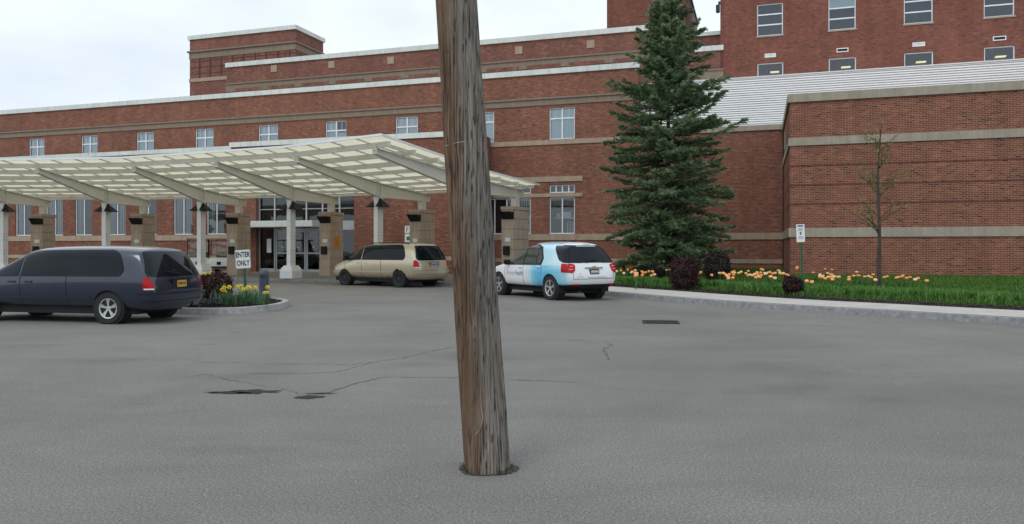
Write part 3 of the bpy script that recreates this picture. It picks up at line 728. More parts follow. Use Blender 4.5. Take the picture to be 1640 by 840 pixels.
# ------------------------------------------------------------------ entrance canopy (an arc of girders)
CAN = empty('entrance_canopy', (-10, 34, 0)); tag(CAN, 'curved pale steel canopy with translucent roof over the hospital entrance drop-off', 'canopy')
def build_can(mb, name, mat, parent=None, **kw):
    o = mb.build(name, mat, parent or CAN, **kw)
    if (parent or CAN) is CAN: o.matrix_parent_inverse = Matrix.Translation((10, -34, 0))
    return o
TIPS = [(-28.4, 31.3), (-24.3, 31.8), (-19.95, 31.8), (-15.6, 31.2), (-11.54, 29.5), (-7.94, 27.9), (-4.6, 25.4)]
PIERS = [(-30.2, 39.6), (-24.9, 40.2), (-19.5, 40.0), (-14.15, 39.2), (-9.05, 37.9), (-4.25, 35.8), (.14, 33.0)]
COLT = [4.9, 4.9, 4.9, 4.79, 5.19, 5.17, 5.35]
girders = []
for T, P, ct in zip(TIPS, PIERS, COLT):
    T = Vector((T[0], T[1], 0)); P = Vector((P[0], P[1], 0)); d = (P-T).normalized(); L = (P-T).length
    girders.append((T, d, ct, L))
def topz(t, ct, L):
    if t <= ct: return 4.86-(4.86-4.30)*t/ct
    return 4.30-(4.30-4.08)*(t-ct)/(L-ct)
for gi, (T, d, ct, L) in enumerate(girders):
    ang = math.atan2(d.y, d.x)
    prof = [(0, 4.67), (ct-.2, 3.74), (ct+.3, 3.70), (L+.55, 3.74), (L+.55, topz(L+.55, ct, L)), (ct, 4.30), (0, 4.86)]
    th = .2
    mb = MB(); mb.prism(prof, -.02, .02, 'y')
    # flanges
    for A, B in ((prof[0], prof[1]), (prof[1], prof[2]), (prof[2], prof[3]), (prof[4], prof[5]), (prof[5], prof[6])):
        mb.obox((A[0], 0, A[1]), (B[0], 0, B[1]), th, .025)
    mb.box(-.02, .01, -.1, .1, 4.66, 4.87); mb.box(L+.54, L+.57, -.1, .1, 3.73, 4.06)
    for t in (ct-.12, ct+.12, L): mb.box(t-.01, t+.01, -.09, .09, 3.75, topz(t, ct, L))
    o = mb.build('girder', M['steelpaint'], CAN); o.matrix_parent_inverse = Matrix.Translation((10, -34, 0)); o.location = (T.x, T.y, 0); o.rotation_euler = (0, 0, ang)
    C = T+d*ct; P = T+d*L
    mb = MB(); s = .16
    mb.box(-.20, -.18, -.10, .10, .7, 3.70); mb.box(.18, .20, -.10, .10, .7, 3.70); mb.box(-.178, .178, .06, .08, .7, 3.70); mb.box(-.178, .178, -.08, -.06, .7, 3.70)
    mb.box(-.21, .21, -.12, .12, 3.66, 3.69)
    co = mb.build('column', M['white'], CAN); co.matrix_parent_inverse = Matrix.Translation((10, -34, 0)); co.location = (C.x, C.y, 0); co.rotation_euler = (0, 0, ang)
    q = MB()
    for zz in (1.25, 1.4, 1.9, 2.05, 2.2, .9, 3.3):
        for xx in (-.12, .12): q.lathe([(0, -.092), (.016, -.092), (.016, -.081)], 8, 'y', (xx, 0, zz))
    q.build('bolt', M['steel'], co)
    q = MB(); n0 = 0
    def sec(h, sx, sy): return [(-sx, -sy, h), (sx, -sy, h), (sx, sy, h), (-sx, sy, h)]
    rows = [sec(KH, .42, .32), sec(.48, .42, .32), sec(.62, .36, .25), sec(.72, .30, .19)]
    for r0, r1 in zip(rows, rows[1:]):
        for k in range(4): q.quad(r0[k], r0[(k+1) % 4], r1[(k+1) % 4], r1[k])
    q.quad(*rows[-1]); q.build('column_base', M['white'], co, bevel=.01)
    # pyramid lamps on both sides of the column
    for sgn in (-1, 1):
        q = MB(); A = (0, sgn*.09, 3.68); b = [(-.36, sgn*.09, 3.27), (.36, sgn*.09, 3.27), (.30, sgn*.45, 3.27), (-.30, sgn*.45, 3.27)]
        for k in range(4): q.quad(A, b[k], b[(k+1) % 4])
        q.quad(*b); q.build('lamp', M['black'], co)
    # stone pier
    mb = MB(); wx, wy, ht = .65, .29, 3.3
    zz = KH; i = 0
    while zz < ht-.2:
        h_ = .44; mb.box(-wx, wx, -wy, wy, zz, min(zz+h_-.025, ht-.16)); mb.box(-wx+.03, wx-.03, -wy+.03, wy-.03, min(zz+h_-.025, ht-.16), min(zz+h_, ht-.14)); zz += h_
    mb.box(-wx-.03, wx+.03, -wy-.03, wy+.03, ht-.14, ht)
    pi_ = mb.build('pier', M['stonepier'] if 'stonepier' in M else M.setdefault('stonepier', stone('pier_limestone', (.50, .40, .31), .65)), CAN); pi_.matrix_parent_inverse = Matrix.Translation((10, -34, 0)); pi_.location = (P.x, P.y, 0); pi_.rotation_euler = (0, 0, ang)
    q = MB(); q.box(-.14, .14, -.14, .14, ht, 3.72); q.build('pier_post', M['steelpaint'], pi_)
    q = MB(); n = len(q.v)
    pr = [(-wx-.38, 3.06), (-wx-.04, 2.74), (-wx, 2.74), (-wx, 3.06)]; q.prism(pr, -.34, .22, 'y'); q.build('lamp', M['black'], pi_)
    q = MB(); q.box(-wx-.03, -wx-.002, -.16, .1, 1.78, 1.95); q.build('notice_plate', M['signwhite'], pi_)
    q = MB(); q.box(-wx-.14, -wx-.002, -.14, .14, 1.2, 1.6); q.build('ash_box', M['black'], pi_, bevel=.01)
    if gi == 4:
        q = MB(); q.box(-.22, .3, -wy-.02, -wy-.002, 1.55, 2.1); sgn_ = q.build('warning_sign', simple('orange_sign', (.62, .27, .03), .5), pi_)
        q = MB()
        for k, w_ in enumerate((.12, .3, .34, .3)): q.box(.04-w_/2, .04+w_/2, -wy-.026, -wy-.021, 1.95-k*.1, 1.97-k*.1)
        q.build('sign_lines', simple('red_text', (.5, .05, .02)), sgn_)
    if gi == 3:
        q = MB(); q.tube([(.1, -wy, 1.75), (.1, -wy-.15, 1.75), (.1, -wy-.15, 1.5)], .035, 8); q.lathe([(.06, 0), (.06, .05)], 10, 'y', (.1, -wy-.18, 1.6)); q.build('hydrant_valve', simple('yellow_brass', (.55, .42, .04), .4), pi_, bevel=0)

# purlins and roof, segment by segment
TS = [0, 1.3, 2.6, 3.9, 5.2, 6.6, 8.0, 9.3]
def gp(i, t, off=0, dz=0):
    T, d, ct, L = girders[i]; t_ = t*(L+.55)/9.3 if t > 0 else t
    n = Vector((d.y, -d.x, 0)); p = T+d*t_+n*off
    z = topz(min(t_, L+.55), ct, L) if t_ >= 0 else 4.86-.11*t_
    return Vector((p.x, p.y, z+dz))
NG = len(girders)
PH = .17
PD = .18
for t in TS:
    for i in range(NG-1):
        mb = MB(); a_ = gp(i, t, 0, PH+.02); b_ = gp(i+1, t, 0, PH+.02)
        if i == NG-2: b_ = gp(i+1, t, .62, PH+.02)
        mb.obox(a_, b_, .07, PD if t < 3 else (.15 if t < 5 else .115), top=1); build_can(mb, 'purlin', M['steelpaint'])
    mb = MB()
for i in range(NG):
    for t in TS[:-1]:
        mb = MB(); c = gp(i, t, 0, .02); mb.box(c.x-.06, c.x+.06, c.y-.06, c.y+.06, c.z-.1, c.z+.12); build_can(mb, 'bracket', M['steelpaint'])
def polymat():
    m = NT('translucent_panel'); m.n.remove(m.p)
    d1 = m.n.new('ShaderNodeBsdfDiffuse'); t1_ = m.n.new('ShaderNodeBsdfTranslucent'); gl = m.n.new('ShaderNodeBsdfGlossy'); gl.inputs['Roughness'].default_value = .25
    c = m.ramp(m.noise(m.coord('Object'), .8, 4, .6), [(.3, (.84, .79, .60)), (.7, (.94, .90, .71))]); m.link(c, d1.inputs[0]); m.link(c, t1_.inputs[0])
    mx = m.n.new('ShaderNodeMixShader'); mx.inputs[0].default_value = .62; m.link(d1.outputs[0], mx.inputs[1]); m.link(t1_.outputs[0], mx.inputs[2])
    m2 = m.n.new('ShaderNodeMixShader'); m2.inputs[0].default_value = .06; m.link(mx.outputs[0], m2.inputs[1]); m.link(gl.outputs[0], m2.inputs[2]); m.link(m2.outputs[0], m.out.inputs[0]); return m.mat
M['poly'] = polymat()
RT = [-.7]+TS
RZ = PH+.05
NSUB = 4
front = []
for i in range(NG-1):
    mb = MB()
    for k in range(NSUB):
        bt = MB(); b2_ = MB()
        f0, f1 = k/NSUB, (k+1)/NSUB
        for a_, b_ in zip(RT, RT[1:]):
            def P_(t, f):
                q = gp(i, t, 0, RZ).lerp(gp(i+1, t, .9 if i == NG-2 else 0, RZ), f); return q
            A, B, C, D = P_(a_, f0), P_(a_, f1), P_(b_, f1), P_(b_, f0); mb.quad(A, B, C, D)
        for a_, b_ in zip(RT, RT[1:]):
            bt.obox(P_(a_, f0)+Vector((0, 0, -.004)), P_(b_, f0)+Vector((0, 0, -.004)), .035, .03, top=1)
            b2_.obox(P_(a_, f0)+Vector((0, 0, .035)), P_(b_, f0)+Vector((0, 0, .035)), .045, .03, top=1)
        build_can(bt, 'roof_batten', M['steelpaint']); build_can(b2_, 'roof_rib', M['white'])
        front.append(P_(RT[0], f0))
    build_can(mb, 'roof_panel', M['poly'], recalc=False)
front.append(gp(NG-1, RT[0], .9, RZ))
mb = MB()
for A, B in zip(front, front[1:]): mb.obox(A+Vector((0, 0, .035)), B+Vector((0, 0, .035)), .05, .075, top=1)
build_can(mb, 'gutter', M['white'])
mb = MB()
edge = [gp(NG-1, t, .92, RZ) for t in RT]
for A, B in zip(edge, edge[1:]): mb.obox(A+Vector((0, 0, .03)), B+Vector((0, 0, .03)), .045, .065, top=1)
build_can(mb, 'gutter', M['white'])
mb = MB()
for t in TS[:-1]:
    A = gp(NG-1, t, .62, PH+.02); B = gp(NG-1, t, .64, PH+.02); mb.obox(A, B, .12, PH+.02, top=1)
build_can(mb, 'purlin_end', M['white'])
mb = MB(); e_ = [gp(NG-1, t, .34, .02) for t in TS]
for A, B in zip(e_, e_[1:]): mb.obox(A+Vector((0, 0, PH)), B+Vector((0, 0, PH)), .04, .12, top=1)
build_can(mb, 'edge_rail', M['steelpaint'])

# ------------------------------------------------------------------ text
def textmesh(s, size, name, mat, parent, align='CENTER', depth=.001, shear=0, spacing=1, wscale=1, offset=0):
    cu = bpy.data.curves.new(name, 'FONT'); cu.body = s; cu.size = size; cu.align_x = align; cu.align_y = 'CENTER'; cu.extrude = depth; cu.shear = shear; cu.space_character = spacing; cu.resolution_u = 3; cu.offset = offset
    o = bpy.data.objects.new(name, cu); COL.objects.link(o); bpy.context.view_layer.update()
    me = bpy.data.meshes.new_from_object(o.evaluated_get(bpy.context.evaluated_depsgraph_get())); bpy.data.objects.remove(o); bpy.data.curves.remove(cu)
    me.materials.clear(); me.materials.append(mat)
    for v in me.vertices: v.co.x *= wscale
    o2 = bpy.data.objects.new(name, me); COL.objects.link(o2)
    if parent: o2.parent = parent
    return o2
# ------------------------------------------------------------------ vehicles
def bool_mesh(a, b, op):
    """boolean of two meshes, returns a new mesh; nothing is left in the scene"""
    oa = bpy.data.objects.new('ta', a); ob = bpy.data.objects.new('tb', b); COL.objects.link(oa); COL.objects.link(ob)
    m = oa.modifiers.new('b', 'BOOLEAN'); m.operation = op; m.object = ob; m.solver = 'EXACT'
    bpy.context.view_layer.update(); dg_ = bpy.context.evaluated_depsgraph_get()
    me = bpy.data.meshes.new_from_object(oa.evaluated_get(dg_))
    bpy.data.objects.remove(oa); bpy.data.objects.remove(ob); return me
def mesh_of(mb):
    me = bpy.data.meshes.new('t'); me.from_pydata(mb.v, [], mb.f); bm = bmesh.new(); bm.from_mesh(me)
    bmesh.ops.recalc_face_normals(bm, faces=bm.faces); bm.to_mesh(me); bm.free(); return me
def cage_mesh(rings, bulge0, bulge1, dims, crease=None, levels=3):
    V = []; F = []; idx = []
    for r_ in rings:
        ids = []
        for j, p in enumerate(r_): ids.append(len(V)); V.append(p)
        rt = {}
        for j in range(5, 0, -1): rt[j] = len(V); V.append((r_[j][0], -r_[j][1], r_[j][2]))
        idx.append((ids, rt))
    def lp(i): ids, rt = idx[i]; return ids+[rt[j] for j in range(5, 0, -1)]
    for i in range(len(rings)-1):
        A, B = lp(i), lp(i+1)
        for k in range(12): F.append((A[k], A[(k+1) % 12], B[(k+1) % 12], B[k]))
    for i, bl in ((0, bulge0), (len(rings)-1, bulge1)):
        ids, rt = idx[i]; C = {0: ids[0], 6: ids[6]}
        for j in range(1, 6): C[j] = len(V); p = rings[i][j]; V.append((p[0]+bl, 0, p[2]))
        for j in range(0, 6):
            l0, l1 = ids[j], ids[j+1]; r0, r1 = rt.get(j, ids[j]), rt.get(j+1, ids[j+1])
            for f in ((l0, l1, C[j+1], C[j]), (r0, C[j], C[j+1], r1)):
                g_ = []
                for q in f:
                    if q not in g_: g_.append(q)
                if len(g_) >= 3: F.append(tuple(g_))
    me = bpy.data.meshes.new('cage'); me.from_pydata(V, [], F); bm = bmesh.new(); bm.from_mesh(me)
    bmesh.ops.recalc_face_normals(bm, faces=bm.faces)
    cl = bm.edges.layers.float.new('crease_edge'); bm.verts.ensure_lookup_table()
    for (i, j, val) in crease or []:   # longitudinal crease of point j between rings i,i+1 / -1 = all
        for ii in (range(len(rings)-1) if i < 0 else [i]):
            for s in (0, 1):
                a = idx[ii][s][j] if s == 0 else idx[ii][s].get(j); b = idx[ii+1][s][j] if s == 0 else idx[ii+1][s].get(j)
                if a is None or b is None: continue
                e = bm.edges.get((bm.verts[a], bm.verts[b]))
                if e: e[cl] = val
    for i, val in ((0, .35), (len(rings)-1, .2)):
        A = lp(i)
        for k in range(12):
            e = bm.edges.get((bm.verts[A[k]], bm.verts[A[(k+1) % 12]]))
            if e: e[cl] = val
    bm.to_mesh(me); bm.free()
    o = bpy.data.objects.new('t', me); COL.objects.link(o); md = o.modifiers.new('s', 'SUBSURF'); md.levels = levels; md.render_levels = levels
    bpy.context.view_layer.update(); me2 = bpy.data.meshes.new_from_object(o.evaluated_get(bpy.context.evaluated_depsgraph_get())); bpy.data.objects.remove(o)
    n = len(me2.vertices); co = np.empty(n*3); me2.vertices.foreach_get('co', co); co = co.reshape(-1, 3)
    L, W, H = dims; mn, mx = co.min(0), co.max(0)
    co[:, 0] = (co[:, 0]-mn[0])/(mx[0]-mn[0])*L; co[:, 1] *= W/(mx[1]-mn[1])
    zb = mn[2]; co[:, 2] = zb+(co[:, 2]-zb)/(mx[2]-zb)*(H-zb)
    me2.vertices.foreach_set('co', co.ravel()); me2.update(); return me2
def inflate(me, d):
    m = me.copy(); n = len(m.vertices); co = np.empty(n*3); m.vertices.foreach_get('co', co)
    no = np.empty(n*3); m.vertex_normals.foreach_get('vector', no); m.vertices.foreach_set('co', co+no*d); m.update(); return m
def obj_from(me, name, mat, parent, angle=35):
    me.materials.clear(); me.materials.append(mat); me.name = name
    me.polygons.foreach_set('use_smooth', [True]*len(me.polygons)); me.set_sharp_from_angle(angle=R(angle))
    boxuv(me); o = bpy.data.objects.new(name, me); COL.objects.link(o); o.parent = parent; return o
def piece(base, d, poly, rng, axis, name, mat, parent, angle=30):
    mb = MB(); mb.prism(poly, rng[0], rng[1], axis); inf = inflate(base, d)
    me = bool_mesh(inf, mesh_of(mb), 'INTERSECT')
    if len(me.polygons) == 0: print('EMPTY', name); return None
    return obj_from(me, name, mat, parent, angle)
def scale_poly(poly, d):
    cx = sum(p[0] for p in poly)/len(poly); cy = sum(p[1] for p in poly)/len(poly); out = []
    for x, y in poly:
        l = math.hypot(x-cx, y-cy); out.append((x+(x-cx)/l*d, y+(y-cy)/l*d))
    return out
def rounded(poly, r_=.06, n=4):
    out = []; k = len(poly)
    for i in range(k):
        a, b, c = Vector(poly[i-1]), Vector(poly[i]), Vector(poly[(i+1) % k]); la = min(r_, (a-b).length*.45); lc = min(r_, (c-b).length*.45)
        p = b+(a-b).normalized()*la; q = b+(c-b).normalized()*lc
        for t in range(n+1):
            t /= n; out.append(tuple(p*(1-t)**2+b*2*t*(1-t)+q*t*t))
    return out
def make_wheel(name, rad, wd, rim, kind, parent, x, y, side):
    w = empty(name, (x, y, rad), 0, parent)
    h = wd/2
    t = MB(); t.lathe([(rim, -h*.8), (rim+.02, -h), (rad*.93, -h), (rad*.985, -h*.8), (rad, -h*.5), (rad, h*.5), (rad*.985, h*.8), (rad*.93, h), (rim+.02, h), (rim, h*.8)], 36, 'y', cap=False)
    t.build('tyre', M['rubber'], w, autos=40)
    s = side*h; r = MB()
    if kind == 'alloy':
        r.lathe([(rim+.004, s*.8), (rim+.002, s*.97), (rim-.02, s*.93), (rim-.035, s*.55), (rim-.035, -s*.5)], 36, 'y', cap=False)
        r.lathe([(.001, s*.86), (.05, s*.84), (.06, s*.7), (.06, s*.4)], 20, 'y')
        for k in range(5):
            for da in (-.13, .13):
                a = 2*math.pi*k/5+.3
                p0_ = Vector((math.cos(a)*.04, s*.74, math.sin(a)*.04)); a2 = a+da; p1_ = Vector((math.cos(a2)*(rim-.015), s*.82, math.sin(a2)*(rim-.015)))
                r.obox(p0_, p1_, .03, .028, up=(0, 1, 0))
        r.build('rim', M['alloy'], w, autos=40)
        q = MB(); q.lathe([(.001, s*.1), (rim-.036, s*.05), (rim-.036, -s*.1)], 24, 'y', cap=False); q.build('brake_disc', M['steel'], w)
    else:
        r.lathe([(rim+.004, s*.8), (rim+.002, s*.95), (rim-.02, s*.88), (rim-.04, s*.5), (rim*.6, s*.42), (rim*.5, s*.72), (.07, s*.78), (.05, s*.86), (.001, s*.86)], 36, 'y', cap=False)
        for k in range(8):
            a = 2*math.pi*k/8; cx, cz = math.cos(a)*rim*.7, math.sin(a)*rim*.7; r.lathe([(.001, s*.55), (.022, s*.55), (.022, s*.4)], 8, 'y', (cx, 0, cz))
        r.build('rim', M['steel'], w, autos=40)
    return w
def box_part(name, mat, parent, *dims, bevel=.008, rot=None, loc=None):
    mb = MB(); mb.box(*dims); o = mb.build(name, mat, parent, bevel=bevel)
    if loc: o.location = loc
    if rot: o.rotation_euler = rot
    return o
def project_text(o, bvh, y_from=3, eps=.006):
    for v in o.data.vertices:
        h = bvh.ray_cast(Vector((v.co.x, y_from, v.co.z)), Vector((0, -1, 0)))
        if h[0]: v.co.y = h[0].y+eps
def bvh_of(me): 
    bm = bmesh.new(); bm.from_mesh(me); b = BVHTree.FromBMesh(bm); bm.free(); return b
def arch_cut(me, wheels, r_, W):
    mb = MB()
    for x, z in wheels:
        for s in (-1, 1): mb.lathe([(r_, s*(W/2-.32)), (r_, s*(W/2+.3))], 32, 'y', (x, 0, z))
    for n, (x, z) in enumerate(wheels): pass
    return bool_mesh(me, mesh_of(mb), 'DIFFERENCE')
def wells(wheels, r_, W, parent):
    for x, z in wheels:
        for s in (-1, 1):
            mb = MB(); mb.lathe([(r_-.004, s*(W/2-.05)), (r_-.006, s*(W/2-.31)), (.001, s*(W/2-.312))], 28, 'y', (x, 0, z)); mb.build('wheel_well', M['dark'], parent, recalc=False)

def make_minivan(name, label, loc, heading, P):
    """P: paint, mats etc. Local x runs from the rear bumper (0) to the nose."""
    root = empty(name, loc, heading); tag(root, label, 'minivan')
    L, W, H = P['dims']
    k = H/1.75
    rings = [
        [(.22, 0, .34), (.16, .78, .34), (.0, .92, .62), (.10, .93, 1.02), (.38, .80, 1.60), (.45, .56, 1.72), (.5, 0, 1.73)],
        [(.45, 0, .28), (.42, .86, .28), (.40, .97, .62), (.42, .97, 1.04), (.62, .84, 1.64), (.70, .60, 1.76), (.72, 0, 1.77)],
        [(1.2, 0, .26), (1.2, .87, .27), (1.2, .98, .62), (1.2, .98, 1.05), (1.25, .845, 1.67), (1.25, .6, 1.79), (1.25, 0, 1.80)],
        [(2.2, 0, .26), (2.2, .87, .27), (2.2, .98, .62), (2.2, .98, 1.04), (2.2, .845, 1.67), (2.2, .6, 1.79), (2.2, 0, 1.80)],
        [(3.1, 0, .26), (3.1, .87, .27), (3.1, .98, .62), (3.1, .97, 1.03), (3.0, .81, 1.64), (3.0, .58, 1.76), (3.0, 0, 1.77)],
        [(3.6, 0, .26), (3.6, .87, .27), (3.6, .98, .62), (3.65, .96, 1.01), (3.35, .76, 1.52), (3.33, .48, 1.65), (3.32, 0, 1.68)],
        [(4.15, 0, .26), (4.15, .86, .27), (4.15, .97, .60), (4.2, .93, .96), (4.12, .80, 1.06), (4.22, .45, 1.10), (4.26, 0, 1.12)],
        [(4.75, 0, .28), (4.75, .82, .30), (4.78, .92, .58), (4.72, .86, .84), (4.7, .72, .93), (4.72, .42, .96), (4.74, 0, .97)],
        [(4.98, 0, .32), (4.98, .68, .32), (5.04, .78, .52), (5.0, .74, .70), (4.94, .64, .78), (4.94, .38, .81), (4.94, 0, .82)]]
    base = cage_mesh(rings, -.07, .16, P['dims'], crease=[(-1, 3, .35), (-1, 4, .25)])
    wh = [(1.02, .315), (4.05, .315)]
    body = arch_cut(base, wh, .355, W)
    body = obj_from(body, 'body', P['paint'], root, 40); wells(wh, .355, W, root)
    Z_ = lambda z: z*k
    # windows
    def sp(poly): return [(x, Z_(z)) for x, z in poly]
    front_w = [(3.07, 1.055), (4.14, 1.035), (4.0, 1.15), (3.50, 1.53), (3.07, 1.64)]
    rear_w = [(.74, 1.06), (3.025, 1.055), (3.025, 1.645), (.98, 1.66), (.80, 1.55), (.66, 1.2)]
    for nm, poly, mt in (('front_window', front_w, M['carglass']), ('side_window', rear_w, M['carglass'])):
        for s in ((.35, 1.3), (-1.3, -.35)): piece(base, .006, rounded(sp(poly), .07), s, 'y', nm, mt, root)
    rw = [(-.68, 1.62), (.68, 1.62), (.86, 1.12), (.78, 1.05), (-.78, 1.05), (-.86, 1.12)]
    piece(base, .006, rounded([(a, Z_(b)) for a, b in rw], .08), (-.3, .7), 'x', 'rear_window', M['carglass'], root)
    ws = [(-.74, 1.15), (.74, 1.15), (.64, 1.60), (-.64, 1.60)]
    piece(base, .006, rounded([(a, Z_(b)) for a, b in ws], .08), (3.3, 4.4), 'x', 'windscreen', M['carglass'], root)
    for s in (1, -1):
        tl = [(s*.80, .76), (s*1.1, .76), (s*1.1, 1.06), (s*.88, 1.06), (s*.80, .97)]
        t_ = piece(base, .012, rounded([(a, Z_(b)) for a, b in tl], .04), (-.2, .24), 'x', 'tail_light', M['red'], root)
        cl = [(s*.805, .77), (s*1.1, .77), (s*1.1, .80), (s*.805, .80)]
        if t_: piece(base, .015, [(a, Z_(b)) for a, b in cl], (-.2, .22), 'x', 'reversing_lens', M['signwhite'], t_)
        hl = [(s*.45, .62), (s*.9, .62), (s*.9, .76), (s*.45, .74)]
        piece(base, .01, [(a, Z_(b)) for a, b in hl], (4.6, 5.3), 'x', 'headlight', M['chrome'], root)
    bp = [(-.3, .30), (.62, .30), (.62, .60), (.4, .655), (-.3, .655)]
    piece(base, P.get('bump', .05), [(a, Z_(b)) for a, b in bp], (-1.3, 1.3), 'y', 'rear_bumper', P['paint'], root)
    piece(base, P.get('bump', .05)+.004, [(-.3, .655*k), (.4, .655*k), (.4, .668*k), (-.3, .668*k)], (-1.3, 1.3), 'y', 'bumper_gap_shade', P['dark'], root)  # raised strip in shadow colour paints the shade line above the bumper
    piece(base, P.get('bump', .05)+.006, [(-.3, .50*k), (.3, .50*k), (.3, .515*k), (-.3, .515*k)], (-1.3, 1.3), 'y', 'bumper_crease_shade', P['dark'], root)  # crease is only a strip with its shade painted darker
    piece(base, .02, [(4.5, .3), (5.3, .3), (5.3, .55), (4.62, .55)], (-1.3, 1.3), 'y', 'front_bumper', P['paint'], root)
    # door gaps
    for xg, z0, z1 in ((3.03, .32, 1.12), (1.95, .32, 1.08), (4.02, .62, 1.06)):
        piece(base, .003, [(xg-.007, z0*k), (xg+.007, z0*k), (xg+.007, z1*k), (xg-.007, z1*k)], (.5, 1.3), 'y', 'door_gap', M['dark'], root)
    piece(base, .003, [(1.95, 1.055*k), (3.9, 1.055*k), (3.9, 1.065*k), (1.95, 1.065*k)], (.5, 1.3), 'y', 'window_seal', M['black'], root)
    for s in ((.5, 1.3), (-1.3, -.5)):
        piece(base, .014, [(1.42, .56*k), (3.62, .56*k), (3.62, .60*k), (1.42, .60*k)], s, 'y', 'side_moulding', P['trim'], root)
    for s in (-.84, .84):
        piece(base, .003, [(s-.006, .70*k), (s+.006, .70*k), (s+.006, 1.1*k), (s-.006, 1.1*k)], (-.2, .3), 'x', 'tailgate_gap', M['dark'], root)
    bv = bvh_of(base)
    def ysurf(x, z): h = bv.ray_cast(Vector((x, 3, z)), Vector((0, -1, 0))); return h[0].y if h[0] else W/2
    def xsurf(y, z): h = bv.ray_cast(Vector((-2, y, z)), Vector((1, 0, 0))); return h[0].x if h[0] else 0
    for x in (3.22, 2.82):
        y = ysurf(x, .93*k); box_part('door_handle', P['trim'], root, x-.09, x+.09, y-.01, y+.03, .91*k, .95*k, bevel=.012)
    for s in (1, -1):
        y = ysurf(3.85, 1.05*k)
        m = box_part('mirror', M['black'], root, -.07, .06, -.11, .11, -.08, .08, bevel=.03, loc=(3.88, s*(y+.1), 1.12*k))
    # raised panel painted in shadow colour for the plate recess, and plate
    x = xsurf(0, .88*k)
    rc = box_part('plate_recess_shade', P['dark'], root, x-.015, x+.02, -.30, .30, .80*k, 1.0*k, bevel=.02)
    box_part('tailgate_handle', P['trim'], root, x-.045, x+.01, -.32, .32, .985*k, 1.02*k, bevel=.012)
    pl = box_part('number_plate', P['plate'], root, x-.026, x-.017, -.155, .155, .80*k, .955*k, bevel=.004)
    for kk in range(6):
        yy = .11-kk*.044; q = MB(); q.box(x-.028, x-.0265, yy-.014, yy+.014, .85*k, .91*k); q.build('plate_character', P['platetext'], pl)
    box_part('badge', P['trim'], root, xsurf(.1, .74*k)-.01, xsurf(.1, .74*k)+.01, .0, .2, .735*k, .765*k, bevel=.004)
    # wiper, roof rack
    xw = xsurf(0, 1.14*k); mb = MB(); mb.tube([(xw-.03, -.05, 1.1*k), (xw+.02, .35, 1.17*k)], .012, 6); mb.build('wiper', M['black'], root)
    if P.get('rack'):
        for s in (1, -1):
            mb = MB(); zr = H-.07; mb.tube([(.75, s*.62, zr), (.9, s*.62, zr+.05), (2.7, s*.62, zr+.055), (2.85, s*.62, zr)], .018, 6); mb.build('roof_rail', M['black'], root)
        for xx in (1.15, 2.3): mb = MB(); mb.tube([(xx, -.62, H-.02), (xx, .62, H-.02)], .018, 6); mb.build('rack_bar', M['black'], root)
    q = MB(); q.tube([(.0, -.55, .26), (.5, -.55, .26)], .03, 8); q.build('exhaust', M['steel'], root)
    for x, z in wh:
        for s in (1, -1): make_wheel('wheel', .315, .21, .20, P.get('wheel', 'steel'), root, x, s*(W/2-.13), s)
    q = MB(); q.box(.5, 4.8, -.72, .72, .19, .34); q.build('underbody_light_block', M['dark'], root)  # dark box widened and set low to block light, deepening the contact shadow
    return root

def goldpaint():
    m = NT('champagne_paint'); v = m.coord('Object')
    c = (.60, .52, .385); sep = m.n.new('ShaderNodeSeparateXYZ'); m.link(v, sep.inputs[0])
    # rust: around the rear arch and sill
    dx = m.math('SUBTRACT', sep.outputs[0], 1.02); dz = m.math('SUBTRACT', sep.outputs[2], .33)
    rr = m.math('SQRT', m.math('ADD', m.math('MULTIPLY', dx, dx), m.math('MULTIPLY', dz, dz)))
    near = m.ramp(rr, [(.35, 1.0), (.46, 0.0)]); n = m.noise(v, 9, 5, .7)
    up = m.ramp(sep.outputs[0], [(.0, 1.0), (1.0, 1.0)])
    sill = m.math('MULTIPLY', m.math('LESS_THAN', sep.outputs[2], .46), m.math('MULTIPLY', m.math('GREATER_THAN', sep.outputs[0], 1.35), m.math('LESS_THAN', sep.outputs[0], 1.8)))
    f = m.math('GREATER_THAN', m.math('ADD', n, m.math('MULTIPLY', m.math('MAXIMUM', near, m.math('MULTIPLY', sill, .8)), .22)), .72)
    n2 = m.noise(v, 2.5, 5, .6)
    cc = m.mix(m.math('MULTIPLY', n2, .25), c, (.48, .41, .30))
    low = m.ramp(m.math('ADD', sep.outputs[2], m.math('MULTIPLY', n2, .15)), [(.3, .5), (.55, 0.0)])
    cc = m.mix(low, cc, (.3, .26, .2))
    m.col(m.mix(f, cc, (.05, .03, .012))); m.p.inputs['Metallic'].default_value = .5; m.p.inputs['Roughness'].default_value = .3
    m.p.inputs['Coat Weight'].default_value = .6; m.p.inputs['Coat Roughness'].default_value = .12; return m.mat
GP = goldpaint()
# gold minivan: rear-left wheel contact and heading come from the picture
hd = math.atan2(1.9, -2.64)
def place(rear_left_wheel, hd, xw, halfw):
    f = Vector((math.cos(hd), math.sin(hd), 0)); l = Vector((-f.y, f.x, 0))
    return Vector((rear_left_wheel[0], rear_left_wheel[1], 0))-f*xw-l*halfw
van_loc = place((-4.36, 28.9), hd, 1.02, .97)
van = make_minivan('minivan', 'champagne gold minivan with rusty rear wheel arch stopped under the entrance canopy', van_loc, hd,
                   dict(dims=(5.07, 1.95, 1.73), paint=GP, trim=simple('gold_trim', (.62, .54, .40), .25, .3), dark=simple('gold_shadow', (.24, .2, .14), .5), plate=simple('pale_plate', (.35, .38, .45), .4), platetext=simple('plate_ink', (.05, .06, .15)), rack=True))
hd2 = math.atan2(.19, -.98)
f2 = Vector((math.cos(hd2), math.sin(hd2), 0)); l2 = Vector((-f2.y, f2.x, 0))
